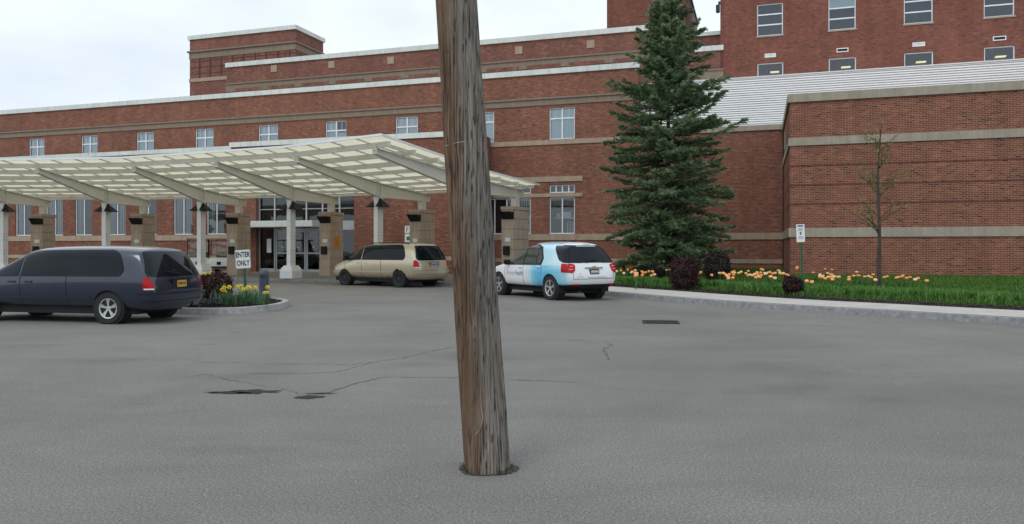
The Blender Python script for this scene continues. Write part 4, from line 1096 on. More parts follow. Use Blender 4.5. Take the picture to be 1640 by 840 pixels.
rr_corner = Vector((-6.62, 16.5, 0)); van2_loc = rr_corner+l2*.92      # rear right corner -> rear centre
navy = paint('navy_paint', (.012, .020, .045), .3, .28, .9, .25)
van2 = make_minivan('minivan', 'dark navy minivan with yellow plate parked by the planted island', van2_loc, hd2,
                    dict(dims=(4.9, 1.84, 1.555), paint=navy, trim=simple('navy_trim', (.02, .028, .05), .4), dark=simple('navy_shadow', (.008, .01, .018), .5), plate=simple('yellow_plate', (.62, .36, .04), .4), platetext=simple('plate_blue', (.02, .03, .12)), rack=False, bump=.07, wheel='alloy'))

def make_suv():
    hd = math.radians(180-62.6)
    hd = math.atan2(math.cos(math.radians(32)), -math.sin(math.radians(32)))
    L, W, H = 4.77, 1.82, 1.70
    loc = place((1.08, 21.9), hd, .98, .90)
    root = empty('suv', loc, hd); tag(root, 'white and sky blue hospital suv parked with its rear to the camera beside the kerb', 'SUV')
    rings = [
        [(.22, 0, .36), (.14, .76, .36), (.0, .88, .60), (.10, .90, 1.02), (.42, .70, 1.50), (.46, .44, 1.63), (.46, 0, 1.66)],
        [(.5, 0, .28), (.48, .85, .28), (.42, .93, .62), (.42, .93, 1.06), (.68, .74, 1.53), (.72, .46, 1.67), (.72, 0, 1.70)],
        [(1.2, 0, .26), (1.2, .86, .27), (1.2, .95, .62), (1.2, .92, 1.05), (1.25, .74, 1.57), (1.25, .46, 1.71), (1.25, 0, 1.745)],
        [(2.0, 0, .26), (2.0, .86, .27), (2.0, .93, .62), (2.0, .92, 1.02), (2.0, .73, 1.58), (2.0, .46, 1.72), (2.0, 0, 1.75)],
        [(2.7, 0, .26), (2.7, .86, .27), (2.7, .93, .62), (2.75, .91, 1.00), (2.55, .72, 1.55), (2.5, .45, 1.69), (2.5, 0, 1.72)],
        [(3.4, 0, .26), (3.4, .86, .27), (3.4, .93, .62), (3.5, .90, .98), (3.3, .74, 1.17), (3.3, .45, 1.26), (3.3, 0, 1.29)],
        [(3.9, 0, .27), (3.9, .86, .28), (3.9, .94, .62), (3.9, .90, .93), (3.75, .78, 1.02), (3.78, .45, 1.07), (3.8, 0, 1.09)],
        [(4.45, 0, .28), (4.45, .82, .30), (4.5, .88, .60), (4.45, .84, .86), (4.42, .72, .94), (4.45, .42, .98), (4.46, 0, 1.0)],
        [(4.65, 0, .30), (4.65, .68, .30), (4.72, .76, .52), (4.7, .74, .74), (4.64, .62, .83), (4.64, .38, .86), (4.64, 0, .88)]]
    base = cage_mesh(rings, -.08, .14, (L, W, H), crease=[(-1, 3, .4), (-1, 4, .3)])
    m = NT('suv_wrap_paint'); v = m.coord('Object'); sep = m.n.new('ShaderNodeSeparateXYZ'); m.link(v, sep.inputs[0])
    n = m.noise(m.coord('Object', (1.3, 1, .35)), 1.6, 4, .55); n2 = m.noise(m.coord('Object', (4.5, 1, .25)), 2.2, 3, .5)
    xx = m.math('ADD', sep.outputs[0], m.math('MULTIPLY_ADD', n2, .5, -.25))
    xx = m.math('SUBTRACT', xx, m.math('MULTIPLY_ADD', sep.outputs[2], .22, -.2))
    a = m.ramp(m.math('MULTIPLY', xx, .4), [(.40, (.0, .0, .0)), (.52, (1., 1., 1.)), (.62, (.75, .75, .75)), (.80, (.0, .0, .0))])
    # x*.4: .16..0.9 ; strongest in front of the rear arch, fading back over it and to the bumper
    a2 = m.ramp(m.math('MULTIPLY', sep.outputs[0], .4), [(.02, 0.0), (.10, .40), (.30, .66), (.46, .95), (.58, 1.0)])
    a1 = m.ramp(m.math('MULTIPLY', xx, .4), [(.66, 1.0), (.78, .45), (.92, 0.0)])
    zt = m.ramp(sep.outputs[2], [(.80, 1.0), (1.02, .6), (1.2, .22), (1.6, .35)])
    f = m.math('MULTIPLY', m.math('MULTIPLY', a1, a2), zt)
    f = m.math('MULTIPLY', f, m.math('MULTIPLY_ADD', n, .5, .72))
    lay = m.ramp(f, [(0, (.76, .78, .79)), (.25, (.50, .73, .82)), (.6, (.18, .56, .76)), (1, (.08, .44, .68))])
    m.col(lay); m.p.inputs['Roughness'].default_value = .3; m.p.inputs['Coat Weight'].default_value = .8; m.p.inputs['Coat Roughness'].default_value = .05
    P = m.mat
    wh = [(.98, .355), (3.84, .355)]
    body = obj_from(arch_cut(base, wh, .41, W), 'body', P, root, 40); wells(wh, .41, W, root)
    white = M['carwhite'] = paint('suv_white', (.76, .78, .79), 0, .3, .8, .05)
    # lower black cladding with arches
    arc = lambda cx, r_, a0, a1_, n=10: [(cx+math.cos(R(a0+(a1_-a0)*i/n))*r_, .355+math.sin(R(a0+(a1_-a0)*i/n))*r_) for i in range(n+1)]
    for s in ((.4, 1.3), (-1.3, -.4)):
        piece(base, .012, [(1.38, .2), (3.44, .2), (3.44, .385), (1.38, .385)], s, 'y', 'sill_cladding', M['black'], root)
    piece(base, .02, [(-.3, .2), (.62, .2), (.58, .44), (-.3, .50)], (-1.3, 1.3), 'y', 'rear_cladding', M['black'], root)
    piece(base, .012, [(4.2, .2), (5, .2), (5, .44), (4.24, .42)], (-1.3, 1.3), 'y', 'front_cladding', M['black'], root)
    fw = [(2.42, 1.02), (3.42, 1.00), (3.24, 1.15), (2.94, 1.37), (2.68, 1.51), (2.42, 1.575)]
    rw = [(1.50, 1.08), (2.36, 1.06), (2.36, 1.56), (1.95, 1.575), (1.62, 1.50), (1.42, 1.20)]
    for s in ((.35, 1.3), (-1.3, -.35)):
        piece(base, .004, rounded([(1.40, 1.01), (3.50, .98), (3.28, 1.17), (2.94, 1.41), (2.68, 1.55), (2.38, 1.62), (1.95, 1.62), (1.58, 1.54), (1.34, 1.20)], .05), s, 'y', 'window_surround', M['black'], root)
        piece(base, .009, rounded(fw, .04), s, 'y', 'front_window', M['carglass2'], root)
        piece(base, .009, rounded([(1.68, 1.04), (2.36, 1.02), (2.36, 1.58), (1.95, 1.59), (1.76, 1.55)], .03), s, 'y', 'side_window', M['carglass2'], root)
        piece(base, .009, rounded([(1.46, 1.06), (1.64, 1.04), (1.72, 1.53), (1.60, 1.49), (1.40, 1.21)], .02), s, 'y', 'quarter_window', M['carglass2'], root)
        piece(base, .007, rounded([(1.02, 1.58), (.58, 1.17), (.36, 1.09), (-.2, 1.07), (-.1, 1.56)], .04), s, 'y', 'rear_quarter_glass', M['carglass'], root)
    piece(base, .008, rounded([(-.60, 1.55), (.60, 1.55), (.86, 1.09), (-.86, 1.09)], .04), (-.3, .62), 'x', 'rear_window', M['carglass'], root)
    piece(base, .006, rounded([(-.68, 1.10), (.68, 1.10), (.58, 1.56), (-.58, 1.56)], .06), (2.55, 3.8), 'x', 'windscreen', M['carglass'], root)
    # spoiler lip
    _h = bvh_of(base).ray_cast(Vector((-2, 0, 1.60)), Vector((1, 0, 0))); xsurf0 = _h[0].x if _h[0] else .4
    piece(base, .028, [(.30, 1.585), (.30, 1.8), (.80, 1.8), (.80, 1.60)], (-1.3, 1.3), 'y', 'spoiler', white, root)
    box_part('brake_light', M['red'], root, xsurf0-.035, xsurf0+.02, -.12, .12, 1.592, 1.612, bevel=.004)
    for s in (1, -1):
        tl = rounded([(s*.66, .86), (s*.74, .80), (s*1.1, .84), (s*1.1, 1.06), (s*.74, 1.07), (s*.62, 1.04)], .04)
        t_ = piece(base, .014, tl, (-.2, .40), 'x', 'tail_light', M['red'], root)
        piece(base, .018, [(s*.70, .985), (s*.80, .985), (s*.80, 1.005), (s*.70, 1.005)], (-.2, .2), 'x', 'light_strip', simple('pink_lens', (.75, .3, .3), .2), t_)
        piece(base, .018, [(s*.72, .90), (s*.84, .90), (s*.84, .92), (s*.72, .92)], (-.2, .2), 'x', 'light_strip', bpy.data.materials['pink_lens'], t_)
        rf = [(s*.52, .445), (s*.74, .445), (s*.74, .485), (s*.52, .485)]
        piece(base, .028, rf, (-.2, .3), 'x', 'reflector', M['red'], root)
        piece(base, .01, [(s*.40, .66), (s*.9, .66), (s*.9, .80), (s*.45, .78)], (4.2, 5), 'x', 'headlight', M['chrome'], root)
    for xg, z0, z1 in ((2.39, .40, 1.06), (1.40, .72, 1.1), (3.46, .42, 1.0)):
        piece(base, .003, [(xg-.006, z0), (xg+.006, z0), (xg+.006, z1), (xg-.006, z1)], (.5, 1.3), 'y', 'door_gap', M['steel'], root)
    piece(base, .003, [(-.72, .625), (.72, .625), (.72, .637), (-.72, .637)], (-.2, .3), 'x', 'tailgate_gap', M['steel'], root)
    for s in (-.72, .72):
        piece(base, .003, [(s-.005, .63), (s+.005, .63), (s+.005, .80), (s-.005, .80)], (-.2, .3), 'x', 'tailgate_gap', M['steel'], root)
    bv = bvh_of(base)
    def ysurf(x, z): h = bv.ray_cast(Vector((x, 3, z)), Vector((0, -1, 0))); return h[0].y if h[0] else W/2
    def xsurf(y, z): h = bv.ray_cast(Vector((-2, y, z)), Vector((1, 0, 0))); return h[0].x if h[0] else 0
    for x, z in ((2.55, .92), (1.56, .945)):
        y = ysurf(x, z); box_part('door_handle', white, root, x-.1, x+.1, y-.01, y+.035, z-.02, z+.02, bevel=.014)
    for s in (1, -1):
        mb = box_part('mirror', M['black'], root, -.07, .06, -.11, .11, -.07, .08, bevel=.03, loc=(3.26, s*(W/2+.03), 1.06))
    x = xsurf(0, .93)
    box_part('tailgate_handle', M['chrome'], root, x-.035, x+.01, -.33, .33, .935, .965, bevel=.012)
    em = MB(); em.prism([(-.085, .985), (-.05, .985), (-.04, 1.0), (.04, 1.0), (.05, .985), (.085, .985), (.085, .955), (.05, .955), (.04, .94), (-.04, .94), (-.05, .955), (-.085, .955)], x-.05, x-.036, 'x'); em.build('emblem', M['gold'], root)
    xp = xsurf(0, .82)
    box_part('plate_recess_shade', M['black'], root, xp-.012, xp+.03, -.17, .17, .745, .915, bevel=.008)  # raised black panel painted for the shaded recess
    pl = box_part('number_plate', simple('navy_plate', (.10, .13, .17), .4), root, xp-.022, xp-.014, -.155, .155, .76, .905, bevel=.004)
    for kk in range(7):
        yy = .115-kk*.038; q = MB(); q.box(xp-.0245, xp-.0225, yy-.012, yy+.012, .81, .87); q.build('plate_character', M['signwhite'], pl)
    ink = simple('grey_ink', (.22, .25, .28), .5); ink2 = simple('pale_grey_ink', (.46, .50, .53), .5)
    def side_text(s, size, x, z, mat, name, ws=1):
        o = textmesh(s, size, name, mat, root, align='LEFT', depth=.0, wscale=ws)
        for v in o.data.vertices: v.co = Vector((x-v.co.x, 0, z+v.co.y))
        project_text(o, bv); return o
    side_text('Arnot', .22, 3.36, .74, ink2, 'door_lettering', .85); side_text('Health', .22, 2.86, .74, ink, 'door_lettering', .85)
    def rear_text(s, size, yc, z, mat, name, ws=1):
        o = textmesh(s, size, name, mat, root, depth=0, wscale=ws)
        for v in o.data.vertices:
            y, zz = yc-v.co.x, z+v.co.y; v.co = Vector((xsurf(y, zz)-.006, y, zz))
        return o
    rear_text('www.arnothealth.org', .075, -.10, .675, ink, 'web_address', 1.05)
    rear_text('EQUINOX', .04, .50, .69, ink, 'badge_lettering', 1.2)
    rear_text('2', .09, .50, .77, ink, 'fleet_number')
    xw = xsurf(0, 1.13); mb = MB(); mb.obox((xw-.03, .25, 1.115), (xw-.005, -.15, 1.16), .03, .05); mb.build('wiper', M['black'], root)
    mb = MB(); mb.tube([(.95, 0, 1.70), (.80, 0, 1.90)], .006, 5); mb.box(.90, 1.08, -.03, .03, 1.68, 1.715); mb.build('aerial', M['black'], root)
    for s in (1, -1):
        q = MB(); q.box(.50, .53, s*.62, s*.90, .22, .46); q.build('mud_flap', M['black'], root)
    q = MB(); q.tube([(.1, .45, .27), (.6, .45, .27)], .035, 8); q.build('exhaust', M['steel'], root)
    q = MB(); q.box(.6, 4.5, -.70, .70, .20, .34); q.build('underbody_light_block', M['dark'], root)  # dark low box blocking light under the car for the contact shadow
    for x, z in wh:
        for s in (1, -1): make_wheel('wheel', .355, .225, .235, 'alloy', root, x, s*(W/2-.125), s)
    return root
make_suv()

# golf carts
def make_cart(loc, rz, label):
    root = empty('golf_cart', loc, rz); tag(root, label, 'golf cart', 'golf carts beside the entrance')
    mb = MB(); mb.prism([(-1.15, .35), (-1.15, .62), (-.55, .66), (-.5, .38), (.35, .30), (.6, .62), (.75, .88), (1.0, .84), (1.2, .6), (1.22, .34), (.9, .26), (-.9, .26)], -.55, .55, 'y')
    mb.build('body', M['white'], root, bevel=.04)
    mb = MB(); mb.box(-.62, -.1, -.5, .5, .66, .82); mb.build('seat', M['black'], root, bevel=.05)
    mb = MB(); mb.box(-.78, -.62, -.5, .5, .80, 1.18); mb.build('backrest', M['black'], root, bevel=.05)
    mb = MB(); mb.box(1.205, 1.235, -.10, .10, .50, .66); mb.build('front_badge', M['black'], root)
    mb = MB(); mb.box(1.16, 1.26, -.5, .5, .34, .42); mb.build('bumper', M['black'], root, bevel=.02)
    for s in (1, -1):
        mb = MB(); mb.tube([(.78, s*.5, .85), (.45, s*.5, 1.82)], .022, 6); mb.tube([(-.75, s*.5, .7), (-.8, s*.5, 1.82)], .022, 6); mb.build('roof_post', M['black'], root)
    mb = MB(); mb.box(-1.0, .65, -.6, .6, 1.82, 1.88); mb.build('roof', M['stone'], root, bevel=.03)
    mb = MB(); mb.quad((.77, -.48, .9), (.77, .48, .9), (.47, .48, 1.8), (.47, -.48, 1.8)); mb.build('windscreen', glass('cart_screen', (.75, .72, .78), 1, .12) if 'cart_screen' not in bpy.data.materials else bpy.data.materials['cart_screen'], root)
    q = MB(); q.tube([(.55, .22, .8), (.28, .22, 1.05)], .02, 6); q.lathe([(.17, .0), (.19, .015), (.17, .03)], 16, 'x', (.28, .22, 1.05)); q.build('steering_wheel', M['black'], root)
    for x in (.8, -.75):
        for s in (1, -1):
            w = empty('wheel', (x, s*.48, .23), 0, root); t = MB(); t.lathe([(.11, -.08), (.21, -.09), (.23, -.05), (.23, .05), (.21, .09), (.11, .08)], 20, 'y'); t.build('tyre', M['rubber'], w, autos=40)
            t = MB(); t.lathe([(.11, s*.05), (.04, s*.07), (.001, s*.07)], 16, 'y'); t.build('rim', M['white'], w)
    return root
make_cart(px(358, 0, 40.5).xy.to_3d()+Vector((0, 0, KH)), R(-80), 'white golf cart nearest the stone pier left of the doors')
make_cart(px(318, 0, 40.6).xy.to_3d()+Vector((0, 0, KH)), R(-70), 'white golf cart behind the leftmost visible white canopy column')

# ------------------------------------------------------------------ utility pole (foreground)
def pole_mat():
    m = NT('weathered_pole_wood'); v = m.coord('Object')
    at = m.n.new('ShaderNodeAttribute'); at.attribute_name = 'var'   # angle round the pole
    gr = m.noise(m.coord('Object', (1, 1, .045)), 70, 6, .65); gr2 = m.noise(m.coord('Object', (1, 1, .02)), 24, 5, .6)
    fine = m.noise(m.coord('Object', (1, 1, .12)), 190, 4, .7)
    grey = m.ramp(gr, [(.30, (.03, .027, .025)), (.42, (.17, .148, .128)), (.58, (.275, .245, .215)), (.74, (.39, .355, .32))])
    brown = m.ramp(gr2, [(.3, (.07, .042, .028)), (.5, (.21, .13, .082)), (.68, (.31, .215, .15))])
    brown = m.mix(.5, brown, m.ramp(gr, [(.3, (.035, .022, .016)), (.7, (.24, .16, .11))]))
    edge = m.math('ADD', at.outputs['Fac'], m.math('MULTIPLY_ADD', m.noise(m.coord('Object', (1, 1, .35)), 3.2, 5, .6), .5, -.25))
    f = m.ramp(edge, [(.27, 0.0), (.42, .45), (.58, 1.0)])
    blotch = m.noise(m.coord('Object', (1, 1, .3)), 3, 4, .6)
    c = m.mix(f, brown, grey); c = m.mix(1, c, m.ramp(blotch, [(.3, .62), (.6, 1.0)]), 'MULTIPLY')
    # spike gouges: short dark upright dashes
    vo = m.n.new('ShaderNodeTexVoronoi'); m.link(m.coord('Object', (1, 1, .20)), vo.inputs['Vector']); vo.inputs['Scale'].default_value = 52; vo.inputs['Randomness'].default_value = 1
    sepc = m.n.new('ShaderNodeSeparateColor'); m.link(vo.outputs['Color'], sepc.inputs[0])
    dash = m.math('MULTIPLY', m.ramp(vo.outputs['Distance'], [(.30, 1.0), (.38, 0.0)]), m.math('GREATER_THAN', sepc.outputs[0], .78))
    dashf = m.math('MULTIPLY', dash, m.math('MULTIPLY_ADD', f, .7, .25))
    # long checks
    chk = m.noise(m.coord('Object', (1, 1, .012)), 34, 2, .5, .3); ck = m.ramp(chk, [(.47, 0.0), (.50, 1.0), (.53, 0.0)])
    brk = m.ramp(m.noise(m.coord('Object', (1, 1, .4)), 4, 3, .5), [(.42, 0.0), (.52, 1.0)])
    ck = m.math('MULTIPLY', ck, brk)
    c = m.mix(m.math('MULTIPLY', dashf, .7), c, (.018, .014, .012)); c = m.mix(m.math('MULTIPLY', ck, .8), c, (.014, .011, .009))
    m.col(c); m.p.inputs['Roughness'].default_value = .9; m.p.inputs['Specular IOR Level'].default_value = .2
    h = m.math('SUBTRACT', m.math('ADD', m.math('MULTIPLY', gr, 1.5), m.math('MULTIPLY', fine, .4)), m.math('ADD', m.math('MULTIPLY', dash, 1.2), m.math('MULTIPLY', ck, 1.6)))
    m.bump(h, .8, .006); return m.mat
base_p = Vector(((779.5-CXP)/FPX*5.15, 5.15, 0)); top_dir = None
# centre line through pixels (730.5,0) and (776,690) at this distance, leaning slightly
tp = px(730.5, 0, 5.15); bp_ = px(776.5, 690, 5.15); ax = (tp-bp_).normalized(); base_p = bp_-ax*(bp_.z/ax.z)
UP = empty('utility_pole', base_p); tag(UP, 'thick weathered wooden utility pole leaning left in the foreground asphalt', 'utility pole')
NS, NR = 160, 420; Hh = 11.0
Vv = []; At = []
w_bot, w_top = (812-740)/2/FPX*5.15, (763-697)/2/FPX*5.15
rnd = random.Random(3)
for i in range(NR+1):
    z = -.05+Hh*i/NR; c = ax*(z/ax.z)
    rad = w_bot+(w_top-w_bot)*(z-.28)/(3.19-.28) if z < 3.3 else w_top-(z-3.3)*.004
    for j in range(NS):
        a = 2*math.pi*j/NS
        d = .0045*noise.noise(Vector((math.cos(a)*9, math.sin(a)*9, z*.5)))+.003*noise.noise(Vector((math.cos(a)*26, math.sin(a)*26, z*1.6)))+.005*noise.noise(Vector((math.cos(a)*2, math.sin(a)*2, z*1.2)))
        g_ = noise.noise(Vector((math.cos(a)*14+5, math.sin(a)*14, z*.35)))
        if abs(g_) < .05: d -= .006*(1-abs(g_)/.05)
        rr = rad+d; Vv.append((c.x+math.cos(a)*rr, c.y+math.sin(a)*rr, z)); 
        # 0 at the brown left side, 1 at the grey right side as seen from the road
        At.append(.5+.5*math.sin(a+R(90)-0)*1.0 if False else (math.cos(a)*.5+.5)+(.15 if math.sin(a) > .3 else 0))
ii, jj = np.meshgrid(np.arange(NR), np.arange(NS), indexing='ij'); j2 = (jj+1) % NS
Fv = np.stack([ii*NS+jj, ii*NS+j2, (ii+1)*NS+j2, (ii+1)*NS+jj], -1).reshape(-1, 4)
pw = npmesh('shaft', Vv, Fv, pole_mat(), UP, smooth=True, attr=At)
def on_pole(z, a, off=0):
    c = ax*(z/ax.z); rad = w_bot+(w_top-w_bot)*(z-.28)/2.91; return Vector((c.x+math.cos(a)*(rad+off), c.y+math.sin(a)*(rad+off), z))
mb = MB(); zz = 1.5+(398-237)*5.15/FPX; mb.tube([on_pole(zz+.0, R(200+k*10), .003)+Vector((0, 0, .003*k)) for k in range(8)], .0022, 5); mb.build('wire_loop', M['alu'], UP)
for (y, a) in ((430, 205), (492, 232), (575, 215), (312, 222), (150, 212), (90, 240), (540, 262)):
    q = on_pole(1.5+(398-y)*5.15/FPX, R(a), .001); mb = MB(); d = Vector((math.cos(R(a)), math.sin(R(a)), 0)); mb.tube([q, q+d*.008], .004, 6); mb.build('nail', M['steel'], UP)
mb = MB(); mb.tube([on_pole(1.5+(398-y)*5.15/FPX, R(a), .006) for y, a in ((640, 268), (660, 270), (672, 266), (682, 258), (688, 250))], .003, 5); mb.build('split_sliver', M['stone'], UP)

rf = random.Random(5); mb = MB(); ring = []
for k in range(64):
    a = 2*math.pi*k/64; rr_ = w_bot*(1.22+.25*noise.noise(Vector((math.cos(a)*1.5, math.sin(a)*1.5, 4)))+rf.uniform(-.07, .09)); ring.append((base_p.x+math.cos(a)*rr_, base_p.y+math.sin(a)*rr_, .005))
mb.quad(*ring); tag(mb.build('soil', simple('gritty_dirt', (.075, .066, .055), .95, 0, .5, 30, bump=.8), recalc=False), kind='structure')
# ------------------------------------------------------------------ signs
def rect_round(w, h, r_=.03, n=4):
    out = []
    for cx, cz, a0 in ((w/2-r_, h/2-r_, 0), (-w/2+r_, h/2-r_, 90), (-w/2+r_, -h/2+r_, 180), (w/2-r_, -h/2+r_, 270)):
        for k in range(n+1): a = R(a0+90*k/n); out.append((cx+math.cos(a)*r_, cz+math.sin(a)*r_))
    return out
def face_text(s, size, x, z, mat, parent, y=-.006, name='lettering', ws=1, bold=0):
    o = textmesh(s, size, name, mat, parent, depth=0, wscale=ws, offset=bold)
    for v in o.data.vertices: v.co = Vector((v.co.x+x, y, v.co.y+z))
    return o
q = gpx(394.5, 483, .17)
SG = empty('enter_only_sign', q, R(12)); tag(SG, 'white ENTER ONLY sign on a green post in the planted island', 'sign')
mb = MB(); mb.prism([(-.03, -.012), (.03, -.012), (.03, -.002), (.012, .02), (-.012, .02), (-.03, -.002)], 0, 1.32, 'z'); po = mb.build('post', M['green'], SG); po.rotation_euler = (0, R(-3.2), 0)
mb = MB(); mb.prism(rect_round(.365, .475), -.002, .002, 'y'); SP = mb.build('sign_plate', M['signwhite'], SG); SP.location = (-.078, -.022, 1.06+.0); SP.rotation_euler = (0, R(-3.5), 0)
mb = MB()
ro = rect_round(.350, .460, .026); ri = rect_round(.338, .448, .022)
for k in range(len(ro)):
    j = (k+1) % len(ro); mb.quad((ro[k][0], -.0045, ro[k][1]), (ro[j][0], -.0045, ro[j][1]), (ri[j][0], -.0045, ri[j][1]), (ri[k][0], -.0045, ri[k][1]))
mb.build('sign_border', M['signblack'], SP)
for s, z in (('ENTER', .105), ('ONLY', -.105)):
    face_text(s, .185, 0, z, M['signblack'], SP, y=-.0045, ws=.60, bold=.006)
q = gpx(1285.5, 470, KH+.05)
SG = empty('parking_sign', q, R(-6)); tag(SG, 'narrow white regulation sign on a green post in the tulip bed', 'sign')
mb = MB(); mb.prism([(-.028, -.012), (.028, -.012), (.028, -.002), (.012, .02), (-.012, .02), (-.028, -.002)], 0, 1.96, 'z'); po = mb.build('post', M['green'], SG); po.rotation_euler = (0, R(-1.6), 0)
mb = MB(); mb.prism(rect_round(.235, .52, .02), -.002, .002, 'y'); SP = mb.build('sign_plate', M['signwhite'], SG); SP.location = (-.065, -.02, 1.75); SP.rotation_euler = (0, R(-2), 0)
bluei = simple('blue_ink', (.05, .12, .35)); greyi = simple('sign_grey_ink', (.2, .2, .22))
for (z, w_, h_, mt) in ((.21, .16, .045, bluei), (.135, .14, .012, greyi), (.105, .12, .012, greyi), (.075, .15, .012, greyi), (-.10, .15, .012, greyi), (-.13, .13, .012, greyi), (-.16, .16, .012, greyi)):
    mb = MB(); mb.box(-w_/2, w_/2, -.0045, -.003, z-h_/2, z+h_/2); mb.build('sign_line', mt, SP)
mb = MB(); mb.prism([(-.035, .0), (.035, .0), (0, .05)], -.0045, -.003, 'y'); mb.build('sign_arrow', M['signblack'], SP)
mb = MB(); mb.prism([(-.035, -.01), (.035, -.01), (0, -.06)], -.0045, -.003, 'y'); mb.build('sign_arrow', M['signblack'], SP)
# wall signs partly hidden by a pier
uu, DD = UW(657, WE); 
WSN = empty('wall_sign', BO+BU*uu+BW*(WE-.03)+Vector((0, 0, Z(374.5, 657, WE))), -BA); tag(WSN, 'white wall sign with green letters half hidden behind a canopy pier', 'sign')
mb = MB(); mb.box(-.3, .5, -.015, .015, .02, .42); a = mb.build('sign_plate', M['signwhite'], WSN)
gi_ = simple('green_ink', (.01, .17, .12)); 
for dx in (-.008, .008): face_text('F', .36, -.15+dx, .22, gi_, a, y=-.019, ws=.9)
mb = MB(); mb.box(.05, .12, -.02, -.016, .08, .36); mb.build('lettering', gi_, a)
mb = MB(); mb.box(-.3, .5, -.015, .015, -.46, -.02); a = mb.build('sign_plate', M['signwhite'], WSN)
mb = MB(); mb.box(-.2, .1, -.02, -.016, -.36, -.16); mb.build('green_square', gi_, a)
# blue bollard behind the ENTER ONLY sign
q = gpx(398, 482, .15); BL = empty('litter_bin', Vector((q.x+.03, 20.6, .15))); tag(BL, 'slim dark blue rounded post bin behind the ENTER ONLY sign', 'bin')
mb = MB(); mb.lathe([(.125, 0), (.125, .62), (.12, .68), (.10, .73), (.06, .765), (.001, .775)], 24); mb.build('body', simple('dusty_navy', (.045, .06, .095), .55), BL, autos=50)
mb = MB(); mb.box(-.07, .07, -.135, -.1, .56, .63); mb.build('slot', simple('dark_slot', (.02, .025, .04)), BL)
# slim post in the bed behind the tree
q = Vector(((1121-CXP)/FPX*33, 33, .35)); SPP = MB(); SPP.tube([(0, 0, 0), (0, 0, 1.3)], .07, 10); SPP.box(-.1, .1, -.1, .1, 1.3, 1.62); o = SPP.build('standpipe', simple('bluish_grey', (.12, .16, .18), .5), None, bevel=0); o.location = q; tag(o, 'slim bluish grey standpipe behind the lower boughs of the evergreen', 'standpipe')

# ------------------------------------------------------------------ plants
rng = np.random.default_rng(5)
def leafmat(name, c1, c2, c3, rough=.6, transl=.2, scale=3):
    m = NT(name); v = m.coord('Object'); at = m.n.new('ShaderNodeAttribute'); at.attribute_name = 'var'
    n = m.noise(v, scale, 3, .6); f = m.math('ADD', m.math('MULTIPLY', at.outputs['Fac'], .65), m.math('MULTIPLY', n, .35))
    c = m.ramp(f, [(.2, c1), (.5, c2), (.8, c3)]); m.col(c); m.p.inputs['Roughness'].default_value = rough; m.p.inputs['Specular IOR Level'].default_value = .3
    if transl:
        t = m.n.new('ShaderNodeBsdfTranslucent'); m.link(c, t.inputs[0]); mx = m.n.new('ShaderNodeMixShader'); mx.inputs[0].default_value = transl
        m.link(m.p.outputs[0], mx.inputs[1]); m.link(t.outputs[0], mx.inputs[2]); m.link(mx.outputs[0], m.out.inputs[0])
    return m.mat
M['needle'] = leafmat('spruce_needles', (.055, .095, .042), (.145, .215, .105), (.31, .39, .23), .6, .18, 2)
M['bark'] = simple('spruce_bark', (.06, .05, .042), .95, 0, .4, 8, bump=.8)
def unit(v): return v/np.maximum(1e-9, np.linalg.norm(v, axis=-1, keepdims=True))
